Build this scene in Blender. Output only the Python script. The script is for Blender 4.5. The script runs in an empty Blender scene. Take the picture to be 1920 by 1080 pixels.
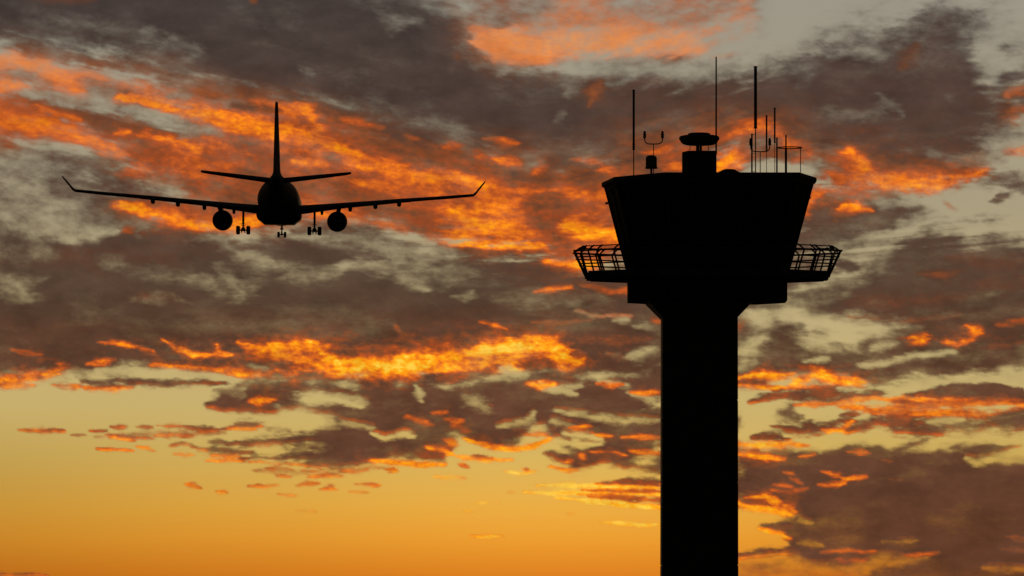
import bpy, bmesh, math, random
from mathutils import Vector, Matrix

random.seed(4)
scene = bpy.context.scene
R = math.radians
CAM_Z = 1.7

# ---------------------------------------------------------------- camera, sky light, sun, exposure
cd = bpy.data.cameras.new('camera'); cam = bpy.data.objects.new('camera', cd)
scene.collection.objects.link(cam); scene.camera = cam
cam.location = (0, 0, CAM_Z); cam.rotation_euler = (R(90), 0, 0)     # level view, shifted up like a view camera
cd.sensor_width = 36; cd.lens = 36 * 11000.0 / 1920; cd.shift_y = (1120.0 - 540.0) / 1920
cd.clip_start = 0.5; cd.clip_end = 60000

w = bpy.data.worlds.new('World'); scene.world = w; w.use_nodes = True
wn = w.node_tree.nodes; wl = w.node_tree.links
SUN_EL, SUN_AZ = R(1.0), R(0.8)                                       # behind the cloud bank, just under the frame
st = wn.new('ShaderNodeTexSky'); st.sky_type = 'NISHITA'; st.sun_disc = False
st.sun_elevation = SUN_EL; st.sun_rotation = SUN_AZ
wl.new(st.outputs[0], wn['Background'].inputs[0]); wn['Background'].inputs[1].default_value = 0.05

sl = bpy.data.lights.new('sun', 'SUN'); sl.energy = 0.5; sl.angle = R(10); sl.color = (1.0, 0.62, 0.3)
so = bpy.data.objects.new('sun', sl); scene.collection.objects.link(so)
so.rotation_euler = (Vector((-math.sin(SUN_AZ), -math.cos(SUN_AZ), -math.sin(SUN_EL))).to_track_quat('-Z', 'Y')).to_euler()
so.location = (0, 300, 100)

scene.view_settings.view_transform = 'Standard'; scene.view_settings.look = 'None'
scene.view_settings.exposure = 0; scene.view_settings.gamma = 1
scene.render.engine = 'CYCLES'
scene.cycles.max_bounces = 6

# ---------------------------------------------------------------- helpers
def mat(name, col, rough=0.7, metal=0.0, var=0.25, scale=3.0, bump=0.0, spec=0.3):
    m = bpy.data.materials.new(name); m.use_nodes = True
    n = m.node_tree.nodes; l = m.node_tree.links; b = n['Principled BSDF']
    tc = n.new('ShaderNodeTexCoord'); nz = n.new('ShaderNodeTexNoise')
    nz.inputs['Scale'].default_value = scale; nz.inputs['Detail'].default_value = 6
    l.new(tc.outputs['Object'], nz.inputs['Vector'])
    mr = n.new('ShaderNodeMapRange'); mr.inputs['To Min'].default_value = 1 - var; mr.inputs['To Max'].default_value = 1 + var
    l.new(nz.outputs['Fac'], mr.inputs['Value'])
    mx = n.new('ShaderNodeVectorMath'); mx.operation = 'SCALE'; mx.inputs[0].default_value = col
    l.new(mr.outputs[0], mx.inputs['Scale']); l.new(mx.outputs[0], b.inputs['Base Color'])
    b.inputs['Roughness'].default_value = rough; b.inputs['Metallic'].default_value = metal
    b.inputs['Specular IOR Level'].default_value = spec
    if bump:
        bp = n.new('ShaderNodeBump'); bp.inputs['Strength'].default_value = bump; bp.inputs['Distance'].default_value = 0.01
        l.new(nz.outputs['Fac'], bp.inputs['Height']); l.new(bp.outputs[0], b.inputs['Normal'])
    return m

def empty(name, loc, label, cat, group=None, rot=(0, 0, 0)):
    o = bpy.data.objects.new(name, None); scene.collection.objects.link(o)
    o.location = loc; o.rotation_euler = rot; o['label'] = label; o['category'] = cat
    if group: o['group'] = group
    return o

def tag(o, label, cat, group=None):
    o['label'] = label; o['category'] = cat
    if group: o['group'] = group
    return o

def build(name, bm, m, parent=None, smooth=False, loc=None):
    me = bpy.data.meshes.new(name)
    bmesh.ops.recalc_face_normals(bm, faces=bm.faces[:])
    bm.to_mesh(me); bm.free()
    if smooth is True:
        for p in me.polygons: p.use_smooth = True
    elif smooth:
        for p in me.polygons: p.use_smooth = True
        me.set_sharp_from_angle(angle=R(smooth))
    me.materials.append(m)
    o = bpy.data.objects.new(name, me); scene.collection.objects.link(o)
    if parent: o.parent = parent
    if loc is not None: o.location = loc
    return o

def NB(): return bmesh.new()

def box(bm, c, s, rz=0.0):
    g = bmesh.ops.create_cube(bm, size=1.0)
    M = Matrix.Translation(c) @ Matrix.Rotation(rz, 4, 'Z') @ Matrix.Diagonal((s[0], s[1], s[2], 1))
    bmesh.ops.transform(bm, matrix=M, verts=g['verts'])

def tube(bm, pts, r, n=10, cap=True):
    """round tube through points; r one radius or one per point"""
    pts = [Vector(p) for p in pts]
    rs = r if isinstance(r, (list, tuple)) else [r] * len(pts)
    rings = []
    prev = None
    for i, p in enumerate(pts):
        a = pts[max(i - 1, 0)]; b = pts[min(i + 1, len(pts) - 1)]
        t = (b - a).normalized()
        if prev is None:
            up = Vector((0, 0, 1)) if abs(t.z) < 0.9 else Vector((0, 1, 0))
            u = t.cross(up).normalized()
        else:
            u = (prev - t * prev.dot(t)).normalized()
        prev = u; v = t.cross(u)
        rings.append([bm.verts.new(p + (u * math.cos(2 * math.pi * k / n) + v * math.sin(2 * math.pi * k / n)) * rs[i]) for k in range(n)])
    for A, B in zip(rings, rings[1:]):
        for k in range(n):
            bm.faces.new((A[k], A[(k + 1) % n], B[(k + 1) % n], B[k]))
    if cap:
        bm.faces.new(rings[0][::-1]); bm.faces.new(rings[-1])

def lathe(bm, prof, c=(0, 0, 0), n=24, axis='Z'):
    """prof: list of (radius, height)"""
    c = Vector(c); rings = []
    for r, h in prof:
        ring = []
        for k in range(n):
            a = 2 * math.pi * k / n; x, y = r * math.cos(a), r * math.sin(a)
            if axis == 'Z': p = Vector((x, y, h))
            elif axis == 'Y': p = Vector((x, h, y))
            else: p = Vector((h, x, y))
            ring.append(bm.verts.new(c + p))
        rings.append(ring)
    for A, B in zip(rings, rings[1:]):
        for k in range(n):
            bm.faces.new((A[k], A[(k + 1) % n], B[(k + 1) % n], B[k]))
    bm.faces.new(rings[0][::-1]); bm.faces.new(rings[-1])

def loft(bm, secs, cap=True):
    """secs: list of equally long vertex loops (closed)"""
    rings = [[bm.verts.new(Vector(p)) for p in s] for s in secs]
    n = len(rings[0])
    for A, B in zip(rings, rings[1:]):
        for k in range(n):
            bm.faces.new((A[k], A[(k + 1) % n], B[(k + 1) % n], B[k]))
    if cap:
        bm.faces.new(rings[0][::-1]); bm.faces.new(rings[-1])
    return rings

def prism(bm, poly, z0, z1, s1=None):
    """poly in plan, s1 optional second poly at the top"""
    loft(bm, [[(x, y, z0) for x, y in poly], [(x, y, z1) for x, y in (s1 or poly)]])

# ---------------------------------------------------------------- sky fields
# The cloud deck is laid out in angles seen from the place (1 degree = 95.02 units),
# as two fields: cloud = thickness of cloud, glow = how strongly the low sun reaches it.
import numpy as np
FPX = 11000.0
HOR = 1120.0
DEG = 191.9956

def to_ang(x, y):
    az = np.degrees(np.arctan((x - 960.0) / FPX))
    el = np.degrees(np.arctan((HOR - y) / FPX * np.cos(np.radians(az))))
    return 960.0 + az * DEG, HOR - el * DEG

_rng = np.random.RandomState(7)
_PERM = _rng.permutation(4096)
_ANG = _rng.rand(4096) * 2 * np.pi
_GX, _GY = np.cos(_ANG), np.sin(_ANG)

def perlin(x, y, seed=0):
    xi = np.floor(x).astype(np.int64); yi = np.floor(y).astype(np.int64)
    fx = x - xi; fy = y - yi
    u = fx * fx * fx * (fx * (fx * 6 - 15) + 10); v = fy * fy * fy * (fy * (fy * 6 - 15) + 10)
    def gr(ix, iy, dx, dy):
        h = _PERM[(_PERM[(ix + seed * 131) & 4095] + iy) & 4095]
        return _GX[h] * dx + _GY[h] * dy
    a = gr(xi, yi, fx, fy); b = gr(xi + 1, yi, fx - 1, fy)
    c = gr(xi, yi + 1, fx, fy - 1); d = gr(xi + 1, yi + 1, fx - 1, fy - 1)
    return (a + (b - a) * u + ((c + (d - c) * u) - (a + (b - a) * u)) * v) * 1.5

def fbm(x, y, octv, seed=0, gain=0.5):
    s = 0.0; a = 1.0; t = 0.0
    for k in range(octv):
        s = s + a * perlin(x * 2 ** k + 17.3 * k, y * 2 ** k - 9.1 * k, seed + k); t += a * a; a *= gain
    return s / math.sqrt(t)

def sstep(a, b, x):
    t = np.clip((x - a) / (b - a), 0, 1)
    return t * t * (3 - 2 * t)

# each entry: kind cloud glow opacity softness : points  ('-' leaves that field as it is)
LAYOUT = """
# --- grey left region, thin cloud
P .72 .02 1 20 : -320,265 0,272 70,268 130,285 200,325 250,350 330,350 330,395 250,430 150,455 60,440 -320,440
L .3 0 .9 : 10,400,22 60,405,42 120,425,22
L .2 0 .8 : 0,300,20 40,300,14 90,320,12
L .25 0 .7 : 30,345,10 90,352,10
L .9 0 .8 : 140,305,10 180,310,22 230,340,20
L .9 .04 .8 : 110,350,14 200,365,18 300,360,12
L .9 .04 .8 : 200,390,16 270,420,18 340,435,14
L .35 0 .7 : 235,440,12 180,445,10
P .92 .12 1 26 : 250,85 900,120 1250,150 1290,330 1000,330 700,270 480,190 300,160
# --- big dark mass upper left
P 1 0 1 22 : -320,-320 860,-320 800,-20 845,-5 880,20 893,50 900,88 960,108 1050,128 1080,150 1240,160 1260,290 1100,290 1000,270 900,268 800,258 740,240 640,205 560,190 450,172 350,145 250,118 130,98 0,88 -320,75
# --- orange field in the middle
P .95 .40 1 16 : 330,200 430,190 560,187 660,205 740,240 840,268 930,270 1000,278 1100,292 1250,285 1310,330 1260,500 1120,503 1050,482 1000,474 930,468 860,452 760,436 690,425 560,422 500,438 440,440 370,436 330,425 280,408 250,394 215,381 300,372 335,352 300,335 235,318 200,282 120,262 60,272 0,275 -320,275 -320,165 0,172 60,190 140,215 200,225 260,240 330,245
# upper left band of orange on thin cloud
P .78 .44 1 18 : -320,90 0,95 130,112 250,135 400,168 540,190 560,225 430,215 330,212 240,205 130,195 60,182 0,172 -320,160
L .75 .72 .9 : -100,110,10 0,112,12 60,125,14 110,140,12
L .8 .75 .9 : -100,158,8 0,160,8 40,163,5
L .8 .72 .9 : 110,165,8 140,160,18 175,150,10
L .8 .6 .7 : 170,150,10 250,170,14 330,185,12
L .9 .28 .8 : 60,98,8 200,115,10 350,150,14 460,175,12
L .95 .15 .8 : 270,108,8 330,118,14
# grey-green gap
L .45 .3 .8 : 20,136,4 60,144,5
L .22 .1 .95 : 30,176,5 100,186,12 170,198,12 230,215,16 290,230,10
L .35 .1 .95 : 175,172,10 215,185,14 260,205,16 330,222,18 390,238,8
L .35 .05 .8 : 320,180,4 350,180,6
# strands
L 1 .85 .9 : 230,185,5 290,192,8 350,204,13 420,222,13 480,228,15 530,240,12
L 1 .82 .8 : 400,228,8 470,238,10 560,258,12 640,288,10
L 1 .7 .8 : 470,190,6 560,200,8 620,215,8
L 1 .8 .7 : 560,195,5 590,215,10 600,240,12 
L .6 .05 .8 : 600,208,6 615,222,9
L 1 .12 .9 : 600,200,6 680,215,10 720,230,8
L 1 .12 .9 : 440,196,6 520,205,5
L 1 .18 .9 : 20,186,4 90,200,5 150,215,8 210,230,16 270,244,12 320,250,8
L 1 .72 .9 : 60,196,3 100,210,5 150,225,5
L 1 .62 .9 : -200,215,16 0,215,22 60,230,22 130,255,18
L .9 .78 .8 : 30,225,14 90,238,14 150,252,10 200,285,10
L 1 .45 .7 : 0,192,8 60,205,8
L 1 .80 .9 : 215,250,4 240,246,5
L 1 .82 .8 : 270,252,8 300,258,9 340,266,8 370,275,10
L 1 .78 .8 : 380,255,5 420,268,6 
L 1 .38 .7 : 400,275,10 480,285,10 540,300,8
L 1 .65 .6 : 230,320,8 300,315,20 400,315,18
L 1 .40 .6 : 440,330,8 560,330,10 640,345,10 700,370,10
L .8 .3 .7 : 300,330,12 360,345,10 430,350,10
L .6 .1 .7 : 260,350,10 340,372,8 400,378,8
L 1 .85 .8 : 560,303,6 610,306,5
L 1 .85 .8 : 600,270,6 650,290,9 700,300,8 760,310,8
L 1 .80 .8 : 640,285,6 720,315,12 800,335,16 880,345,12 
L 1 .78 .7 : 850,330,8 900,360,14 960,360,10 1040,350,8
L 1 .80 .7 : 660,340,8 740,350,8
L 1 .25 .8 : 680,265,8 760,280,10 800,290,10
L 1 .10 .9 : 640,222,10 700,235,12 760,255,14 820,262,8
L 1 .62 .9 : 640,220,6 680,228,6 720,238,5
L 1 .6 .8 : 765,255,4 790,262,4
L 1 .75 .8 : 840,275,6 865,272,7
L 1 .70 .9 : 905,258,2 940,262,4 970,268,4
L 1 .7 .8 : 890,285,5 905,295,8 
L 1 .2 .8 : 900,310,8 960,330,10 1020,330,12
L 1 .8 .8 : 930,295,5 970,305,7 
L 1 .75 .8 : 1000,320,6 1020,305,7 1045,290,4
L 1 .12 .9 : 1050,300,10 1100,330,12 1150,345,10 
L 1 .85 .9 : 1075,300,3 1110,304,6
L 1 .9 .9 : 1115,318,5 1160,323,8 1220,312,9 1250,315,5
L 1 .6 .8 : 1165,290,3 1200,283,4 1260,275,4 1280,268,3
L 1 .6 .7 : 1210,285,5 1250,290,4
L .65 .05 .8 : 868,245,10 880,270,16 872,290,8
L .6 .05 .8 : 985,285,6 1000,300,8 990,312,6
L 1 .70 .7 : 1080,360,10 1150,370,8
L 1 .45 .8 : 760,370,14 840,385,14
L 1 .35 .8 : 740,410,10 800,415,14 830,440,8
L 1 .65 .8 : 620,400,14 700,420,12 760,432,8
L 1 .68 .9 : 215,384,4 250,386,8 290,400,6
L 1 .88 .9 : 225,384,3 255,390,6 320,408,9 370,420,12 430,420,14 470,405,8
L 1 .45 .8 : 280,380,8 340,395,8 400,402,6
L 1 .7 .8 : 560,385,10 640,400,10
L .8 .2 .8 : 560,432,6 620,428,8 660,432,6
L 1 .88 .9 .9 : 860,400,14 880,430,22 920,420,22 980,425,20
L 1 1.0 .9 : 870,455,6 920,466,8 980,466,9 1010,458,8
L 1 .9 .8 : 900,390,8 960,385,10
L 1 .28 .9 : 1010,408,14 1030,412,24 1040,440,8
L 1 .25 .8 : 1010,375,10 1050,375,12
L 1 .95 .9 : 1070,430,10 1120,436,20 1160,445,16
L 1 .45 .7 : 1100,410,6 1150,415,8
# small puffs lower left of airliner
L 1 .75 1 : 232,435,2 243,434,6 252,436,3
L 1 .6 1 : 266,435,2 272,436,3
# --- middle dark mass
P 1 .03 1 15 : -320,445 0,438 60,446 130,455 250,432 340,438 420,446 520,440 600,440 690,442 800,458 870,468 930,482 1010,482 1060,500 1120,507 1260,505 1260,700 1100,700 1000,660 900,690 560,700 300,690 100,700 0,712 -320,720
L 1 1.05 1 : 1025,484,3 1045,492,8 1080,496,11 1120,492,9
L 1 .5 .9 : 1050,470,8 1110,465,8 1160,462,8
L 1 .18 .7 : -100,470,10 60,480,14 200,490,20 300,490,20
# tan breaks
L .5 0 .9 : -60,455,14 20,470,18 70,475,10
L .35 0 .9 : 0,512,8 30,530,8 55,560,9 70,565,4
L .5 0 .9 : -50,540,8 20,548,6 80,520,8
L .45 0 .9 : 370,450,8 410,455,12 450,475,8 500,487,7
L .35 0 .9 : 455,478,5 510,488,6
L .5 0 .85 : 200,492,8 280,505,12 360,520,12 400,535,6
L .5 0 .9 : 380,515,8 400,545,10 
L .38 0 .95 : 415,500,8 430,520,9 445,550,9 450,558,5
L .45 0 .9 : 490,510,10 470,530,8
L .40 0 .95 : 520,495,8 560,512,9 620,516,7 660,500,8
L .45 0 .9 : 600,450,10 660,460,12 740,468,12 800,480,8
L .18 0 .9 : 690,464,8 740,470,7 850,470,6
L .22 0 .95 : 640,500,8 690,498,9 735,508,8 775,528,9 790,540,6
L .5 0 .85 : 760,490,14 830,500,18 820,530,12
L .35 0 .9 : 850,555,4 875,556,6 882,548,4
L .55 0 .8 : 880,490,14 940,510,14
L 1 .06 .9 : 900,490,14 960,500,20 1050,520,20
L .6 .1 .7 : 940,560,8 1030,560,10 1140,560,8
L 1 .8 1 : 1000,546,2 1030,543,4 1070,538,3
L 1 .55 .9 : 1090,535,5 1120,540,6 1150,545,4
L 1 .62 .9 : 1150,545,4 1190,540,7 1240,542,6
L .8 .5 .9 : 1080,580,3 1110,590,4 1130,592,3
L .7 .62 .9 : 1140,590,3 1160,592,6 1185,590,3
L .4 .2 .9 : 1150,600,3 1175,598,4
L .6 .35 .8 : 1190,615,4 1240,608,5
L .8 .5 .9 : 265,555,3 285,562,3
L .7 .15 .8 : 250,555,8 340,565,8
L 1 .14 .8 : -100,620,20 100,600,24 300,620,24 500,610,24 700,610,20 900,600,14
L 1 0 .7 : 60,590,14 200,580,16 350,600,12
L 1 .35 .6 : 600,632,6 700,640,8 880,632,8 1000,610,8
L 1 .75 .95 : 898,602,2 925,606,4 948,617,2
L 1 .6 .9 : 745,608,3 748,618,3
L 1 .5 .8 : 1000,603,3 1060,605,4 1100,600,3
L 1 .35 .8 : 1090,630,5 1160,640,8 1230,640,6
L .8 .4 .8 : 1140,660,4 1180,672,5
L .2 .05 1 : 1178,668,5 1205,664,8 1250,660,8
L .5 .1 .8 : 1190,612,3 1250,610,4
P .9 .06 1 20 : 1240,330 1520,340 1500,420 1480,560 1400,640 1400,700 1380,720 1230,720 1200,520
L 1 .7 .8 : 1150,360,12 1300,380,16 1450,370,12
L .3 0 .8 : 1240,420,12 1350,440,12 1450,480,12
L 1 .6 .8 : 1230,600,6 1330,620,8 1400,600,6
# --- hot band
P .98 .84 1 9 : 450,650 500,643 580,640 650,655 700,662 760,652 800,655 880,655 950,636 1000,626 1040,628 1080,655 1098,672 1085,690 1050,702 1010,700 960,692 930,702 860,704 780,714 700,708 620,702 560,697 500,688 470,668
L 1 .85 1 : 180,640,2 215,643,4 250,652,6 288,657,3
L 1 .85 1 : 305,634,2 335,650,4 365,662,6 430,664,5
L 1 .8 1 : 408,645,3 415,660,4 435,665,3
L 1 .9 1 : 445,643,3 470,655,6 500,660,7
L 1 1.0 .9 : 505,648,5 560,650,9 600,655,8 620,672,9
L 1 1.08 .9 : 650,680,10 700,690,9 770,680,12 820,688,10 850,672,8
L 1 1.0 .9 : 700,704,5 780,710,4
L 1 1.05 .9 : 880,660,7 950,650,9 1010,640,8 1040,655,14 1055,668,8
L 1 1.05 .8 : 1040,700,5 1070,690,6 1090,670,5
L 1 1.0 .9 : 1000,695,4 1010,690,6
L 1 .35 .9 : 480,678,5 520,686,7 550,690,6
L 1 .45 .8 : 575,662,4 600,668,6
L 1 .22 .95 : 990,680,8 1010,676,11 1030,686,7
L 1 .3 .9 : 1075,662,5 1085,667,6
L 1 .3 .9 : 800,706,5 850,704,7 900,702,6 930,690,6
L 1 .25 .7 : 740,660,5 820,640,6
L 1 .45 .9 : 25,655,3 50,660,5 80,662,3
L 1 .78 .9 : 165,680,4 190,678,7 215,676,6
L 1 .80 .9 : -200,712,8 0,712,10 60,706,10 110,700,8 120,685,6
L 1 .72 .8 : 280,683,4 360,688,6 480,697,7 560,702,6
L .95 .85 .9 : 440,702,3 500,706,5 560,708,5 640,706,5
L .5 .1 .8 : 120,712,8 140,700,8 170,700,8
L .12 .05 1 : 185,693,3 230,696,5 270,692,2
L .12 .05 1 : 330,700,3 380,702,6 430,708,5
L .2 .1 .9 : 90,716,4 130,718,6
# --- clear lower left, row of small cloud under the deck
P 0 0 1 6 : -320,724 60,728 150,733 260,730 400,724 430,738 390,760 420,900 -320,900
L .85 .65 .9 : -100,720,5 0,722,5 60,722,5
L .9 .55 .95 : 105,722,5 150,724,5
L .95 .8 1 : 165,727,3 200,726,5 245,727,3
L .95 .1 .95 : 160,716,6 240,716,6 300,718,6 360,716,6 420,716,6
# --- lower centre cluster
P .96 .07 1 11 : 395,745 430,718 520,706 620,708 700,712 850,714 960,706 1000,694 1100,700 1260,690 1260,820 1200,850 1180,880 1100,852 1060,840 1010,806 980,838 900,832 860,820 830,868 740,862 660,875 600,868 540,850 620,838 570,818 600,800 640,790 600,776 520,772 430,768 395,762
P 0 0 1 8 : 860,828 930,846 1000,850 1040,826 1050,880 1000,1000 700,1000 700,880 830,868
L .0 0 1 : 565,748,8 600,744,10 640,748,7 680,756,5
L .35 0 .9 : 640,740,6 690,752,6
L .2 0 .9 : 778,722,3 783,738,5 790,752,3
L .08 0 1 : 696,812,5 720,822,4 765,813,6 780,818,3
L .4 0 .8 : 875,745,7 895,755,8 920,772,6 
L .3 0 .9 : 940,800,5 985,793,6 1000,775,4
L .45 0 .8 : 450,725,6 440,745,8
L .3 .05 .9 : 1020,730,5 1060,728,6 1095,720,7
L .2 .05 .9 : 1010,718,3 1080,738,5
L .3 0 .9 : 1040,770,5 1100,778,6 1170,790,5 1240,788,4
L .15 0 .9 : 1130,712,5 1180,720,5
L .25 0 .9 : 1180,735,4 1240,750,4
L .3 0 .8 : 1030,790,6 1080,800,5 
L .05 0 1 : 1040,825,6 1090,832,6 1130,830,5
L .1 0 1 : 1060,812,5 1130,822,4
L .3 0 .8 : 640,795,5 700,800,4
L .8 .15 .8 : 400,730,5 450,735,6
L 1 .1 .9 : 395,760,5 430,758,8 500,768,8 
L 1 .85 1 : 468,751,4 490,750,7 512,748,5
L 1 .9 1 : 985,718,4 1010,722,5 1040,718,5
L 1 .75 1 : 1125,716,3 1150,721,4 1170,718,3
L 1 .8 1 : 1185,733,3 1215,736,4 1240,732,7
L 1 .7 1 : 815,775,3 840,771,3
L 1 .7 .95 : 765,780,3 790,788,4 815,794,6
L 1 .72 .95 : 840,785,3 865,790,4 855,798,4
L 1 .6 .9 : 860,800,4 885,808,4
L 1 .95 1 : 870,822,2 920,836,3 975,842,4 1010,834,4 1030,820,4
L 1 .6 .8 : 990,815,4 1025,815,5
L 1 .9 1 : 690,862,3 740,868,4 800,872,4 830,870,4
L 1 .85 1 : 795,838,3 825,842,5 845,850,4
L 1 .8 .9 : 835,825,5 850,830,6
L .9 .6 .9 : 640,882,3 670,884,4 690,880,3
L 1 .8 1 : 1068,801,2 1095,800,3 1110,799,2
L 1 .8 1 : 1120,815,2 1150,817,3
L 1 .85 1 : 1170,820,3 1210,818,4 1245,820,4
L 1 .8 1 : 1110,846,2 1150,849,3 1175,852,2
L 1 .8 1 : 1185,845,3 1240,850,5
L 1 .1 1 : 1035,850,5 1060,860,9 1080,868,12 1120,862,9 1150,858,6
L 1 .85 1 : 1035,875,2 1060,882,3 1080,880,2
L 1 .7 .9 : 1065,866,3 1075,862,3
L 1 .8 .9 : 1090,850,3 1095,858,4
L .95 .1 .9 : 1160,868,5 1200,876,8 1245,880,14
P .95 .08 1 14 : 1230,690 1390,700 1400,730 1340,760 1390,800 1385,950 1330,960 1240,955 1235,800
L .1 0 1 : 1240,760,10 1330,770,12 1390,760,10
L 1 .8 1 : 1230,905,8 1300,915,8 1390,940,8
# --- flecks lower left
L .95 .5 1 : 40,804,1.5 80,806,4.5 122,806,2.5
L .9 .25 1 : 95,803,3 122,804,2
L .6 .1 1 : 138,814,1.5 160,815,2
L .9 .3 1 : 170,806,1.5 200,807,2
L .95 .35 1 : 200,814,2 235,818,5 290,821,3
L .9 .55 1 : 205,820,1.5 250,824,2
L .9 .2 1 : 210,798,2 238,799,4
L .9 .3 1 : 258,799,1.5 287,799,3
L .9 .4 1 : 300,796,2 340,799,4 400,804,4
L .95 .2 1 : 350,796,3 380,802,4 410,804,3
L .95 .2 1 : 420,803,2 450,795,7 480,796,6 490,800,3
L .9 .75 1 : 440,803,2 480,804,2.5
L .5 .1 1 : 500,803,3 540,805,4
L .9 .1 1 : 295,817,3 320,814,4 362,816,3
L .85 .25 1 : 315,836,2 340,831,3 360,832,2
L .95 .15 1 : 358,838,4 390,842,6 430,846,7 475,848,5
L .95 .6 1 : 400,852,2 450,855,3
L .9 .1 1 : 395,828,5 420,828,4
L 1 .08 1 : 425,832,3 470,830,6 520,826,8 580,818,9 650,815,9
L .8 .1 .9 : 560,835,4 620,836,6
L .85 .45 1 : 180,841,1.5 210,842,2.5 245,844,1.5
L .9 .7 1 : 253,836,2 270,839,3 287,844,1.5
L .9 .65 1 : 322,851,1.5 345,852,3 362,853,1.5
L .9 .65 1 : 388,862,1.5 430,862,3 460,864,2
L 1 .08 1 : 465,862,3 520,858,6 580,852,9 650,848,12
L 1 .08 1 : 560,870,4 620,866,8 680,862,8
L .95 .7 .9 : 470,866,1.5 560,870,2 600,876,2
L .8 .45 1 : 500,878,2 530,876,4 548,880,2
L .8 .6 1 : 518,890,2 540,892,2.5
L .8 .4 1 : 565,882,2 590,883,2
L .85 .55 1 : 575,893,2 610,890,3.5 640,892,4
L .9 .55 1 : 352,907,2 365,909,4 380,913,2
L .9 .6 1 : 412,920,1.5 420,921,3 427,922,1.5
L .7 .6 1 : 465,911,2 500,911,2.5 520,908,2.5
L .85 .6 1 : 555,909,2 575,905,3.5 600,905,2
L .85 .65 1 : 605,917,2 620,914,4 635,918,2
L .6 .65 1 : 520,925,1.5 555,928,2
L .85 .65 1 : 670,907,1.5 700,908,2.5 712,909,2
L .5 .7 1 : 660,922,1.5 690,923,2
L .5 .7 1 : 555,957,1.5 590,958,2
L .9 .6 1 : 725,880,3 740,882,3
L .9 .55 1 : 862,870,3 875,874,4
L .8 .85 1 : 860,855,3 900,860,3 960,861,3
L .9 .5 .9 : 890,853,3 920,858,3
L .7 1.1 1 : 950,883,3 980,887,3 1005,883,3
L .9 .5 1 : 985,880,3 995,880,3
L .5 1.0 1 : 815,893,3 870,895,3
L .6 1.05 1 : 890,944,2 905,942,3 912,939,1
L .5 1.05 1 : 870,958,1.5 880,958,2
L .5 1.05 1 : 925,940,1.5 935,940,1.5
L .5 1.05 1 : 1065,963,1.5 1075,963,1.5
L .5 1.05 1 : 955,922,1.5 965,922,1.5
# --- yellow streaks beside the tower
L 1 .25 1 : 1120,906,2 1180,903,6 1245,905,10
L .9 1.15 1 : 1010,910,1.5 1060,908,3 1140,912,4 1245,914,3
L .9 1.2 1 : 985,922,2 1040,923,4 1120,922,4 1245,926,4
L .9 1.2 1 : 1040,932,2 1100,938,3 1180,945,4 1245,951,3
L 1 .5 1 : 1090,917,1.5 1150,919,2 1245,920,3
L 1 .35 1 : 1100,930,1.5 1160,931,3 1245,937,6
L 1 .7 .9 : 1080,927,1 1150,926,1.5
L .7 1.15 1 : 1125,980,1.5 1165,980,3 1200,984,3 1245,982,2
L .5 1.1 1 .4 : 882,1004,1 905,1004.5,1.5 945,1004,1
L .9 .08 1 : -150,1076,4 20,1076,3 60,1075,2.5 88,1078,1
# --- top centre orange veil
P .60 .50 1 34 : 850,-60 880,30 900,85 980,112 1100,122 1280,122 1340,100 1400,75 1420,20 1440,-60
L .45 .15 .8 : 880,5,18 940,20,20 1000,10,16
L .80 .86 .9 : 915,75,12 980,90,18 1060,92,20 1120,95,18
L .68 .80 .9 : 1000,70,22 1120,80,26 1250,85,20 1300,82,10
L .95 .6 .8 : 890,55,8 930,90,10 1000,108,10
L .55 .45 .8 : 1030,40,18 1150,30,20 1260,25,18
L .45 .35 .8 : 1180,5,14 1300,20,20 1340,10,18
# --- upper right dark mass
P 1 .06 1 22 : 1060,150 1180,146 1300,142 1400,138 1460,108 1540,90 1640,66 1700,40 1760,10 1800,5 1850,25 1845,70 1862,120 1846,150 1870,165 1925,140 2220,110 2220,340 1925,225 1860,285 1830,330 1740,340 1640,320 1580,300 1500,300 1440,280 1380,300 1240,330 1060,290
P .2 0 1 14 : 1060,112 1300,118 1420,118 1470,95 1560,75 1440,-60 1640,-60 1640,20 1480,80 1400,128 1290,136 1180,134 1090,140
P .0 0 1 16 : 1440,-60 1640,-60 1640,0 1560,50 1470,78 1400,85 1420,30
L .5 0 .8 : 1300,115,6 1360,118,10 1420,110,8
L .6 .02 .8 : 1060,135,8 1072,160,9 1060,180,5
L .45 .02 .8 : 1110,125,12 1150,150,10
L 1 .35 .8 : 1100,200,4 1110,170,7 1120,155,4
L .5 .02 .8 : 1040,225,4 1055,210,6
L .7 .12 .8 : 935,140,5 955,128,6
L 1 .2 .9 : 855,105,4 862,108,5
L .7 .02 .8 : 720,35,12 735,48,14 770,42,10
L .7 .02 .8 : 280,55,10 310,75,20 350,95,16
L .75 .02 .8 : 560,120,5 580,138,7
L .65 .02 .7 : 80,55,20 180,65,24 250,90,14
L .4 .02 .8 : -40,75,12 10,80,10
L .7 .02 .7 : 660,190,12 760,230,16 860,235,16
L 1 .35 .8 : 470,0,5 478,5,4
L 1 .18 .7 : 60,-10,10 160,-2,8
L 1 .2 .7 : 450,165,8 550,175,8
L .55 0 .8 : 1470,130,12 1490,118,10
L .7 0 .8 : 1560,100,10 1640,90,16 1700,70,14
L .5 0 .8 : 1600,85,8 1620,60,8 1700,40,10
L .92 0 .8 : 1750,30,20 1800,50,24 1820,90,14
L 1 .22 .9 : 1690,125,5 1705,100,8 1720,80,5
L .6 0 .8 : 1500,160,5 1515,140,6
L .7 0 .8 : 1643,175,4 1660,192,6 1690,218,6
L .6 .02 .8 : 1770,180,4 1782,192,5
L .7 .02 .7 : 1560,210,20 1640,220,16 1600,240,14
L .0 0 1 : 1925,10,20 1890,60,26 1880,120,14 1900,140,8
L .75 0 .9 : 1890,92,6 1905,105,10
L .9 0 .9 : 1925,135,10 1900,160,10
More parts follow.
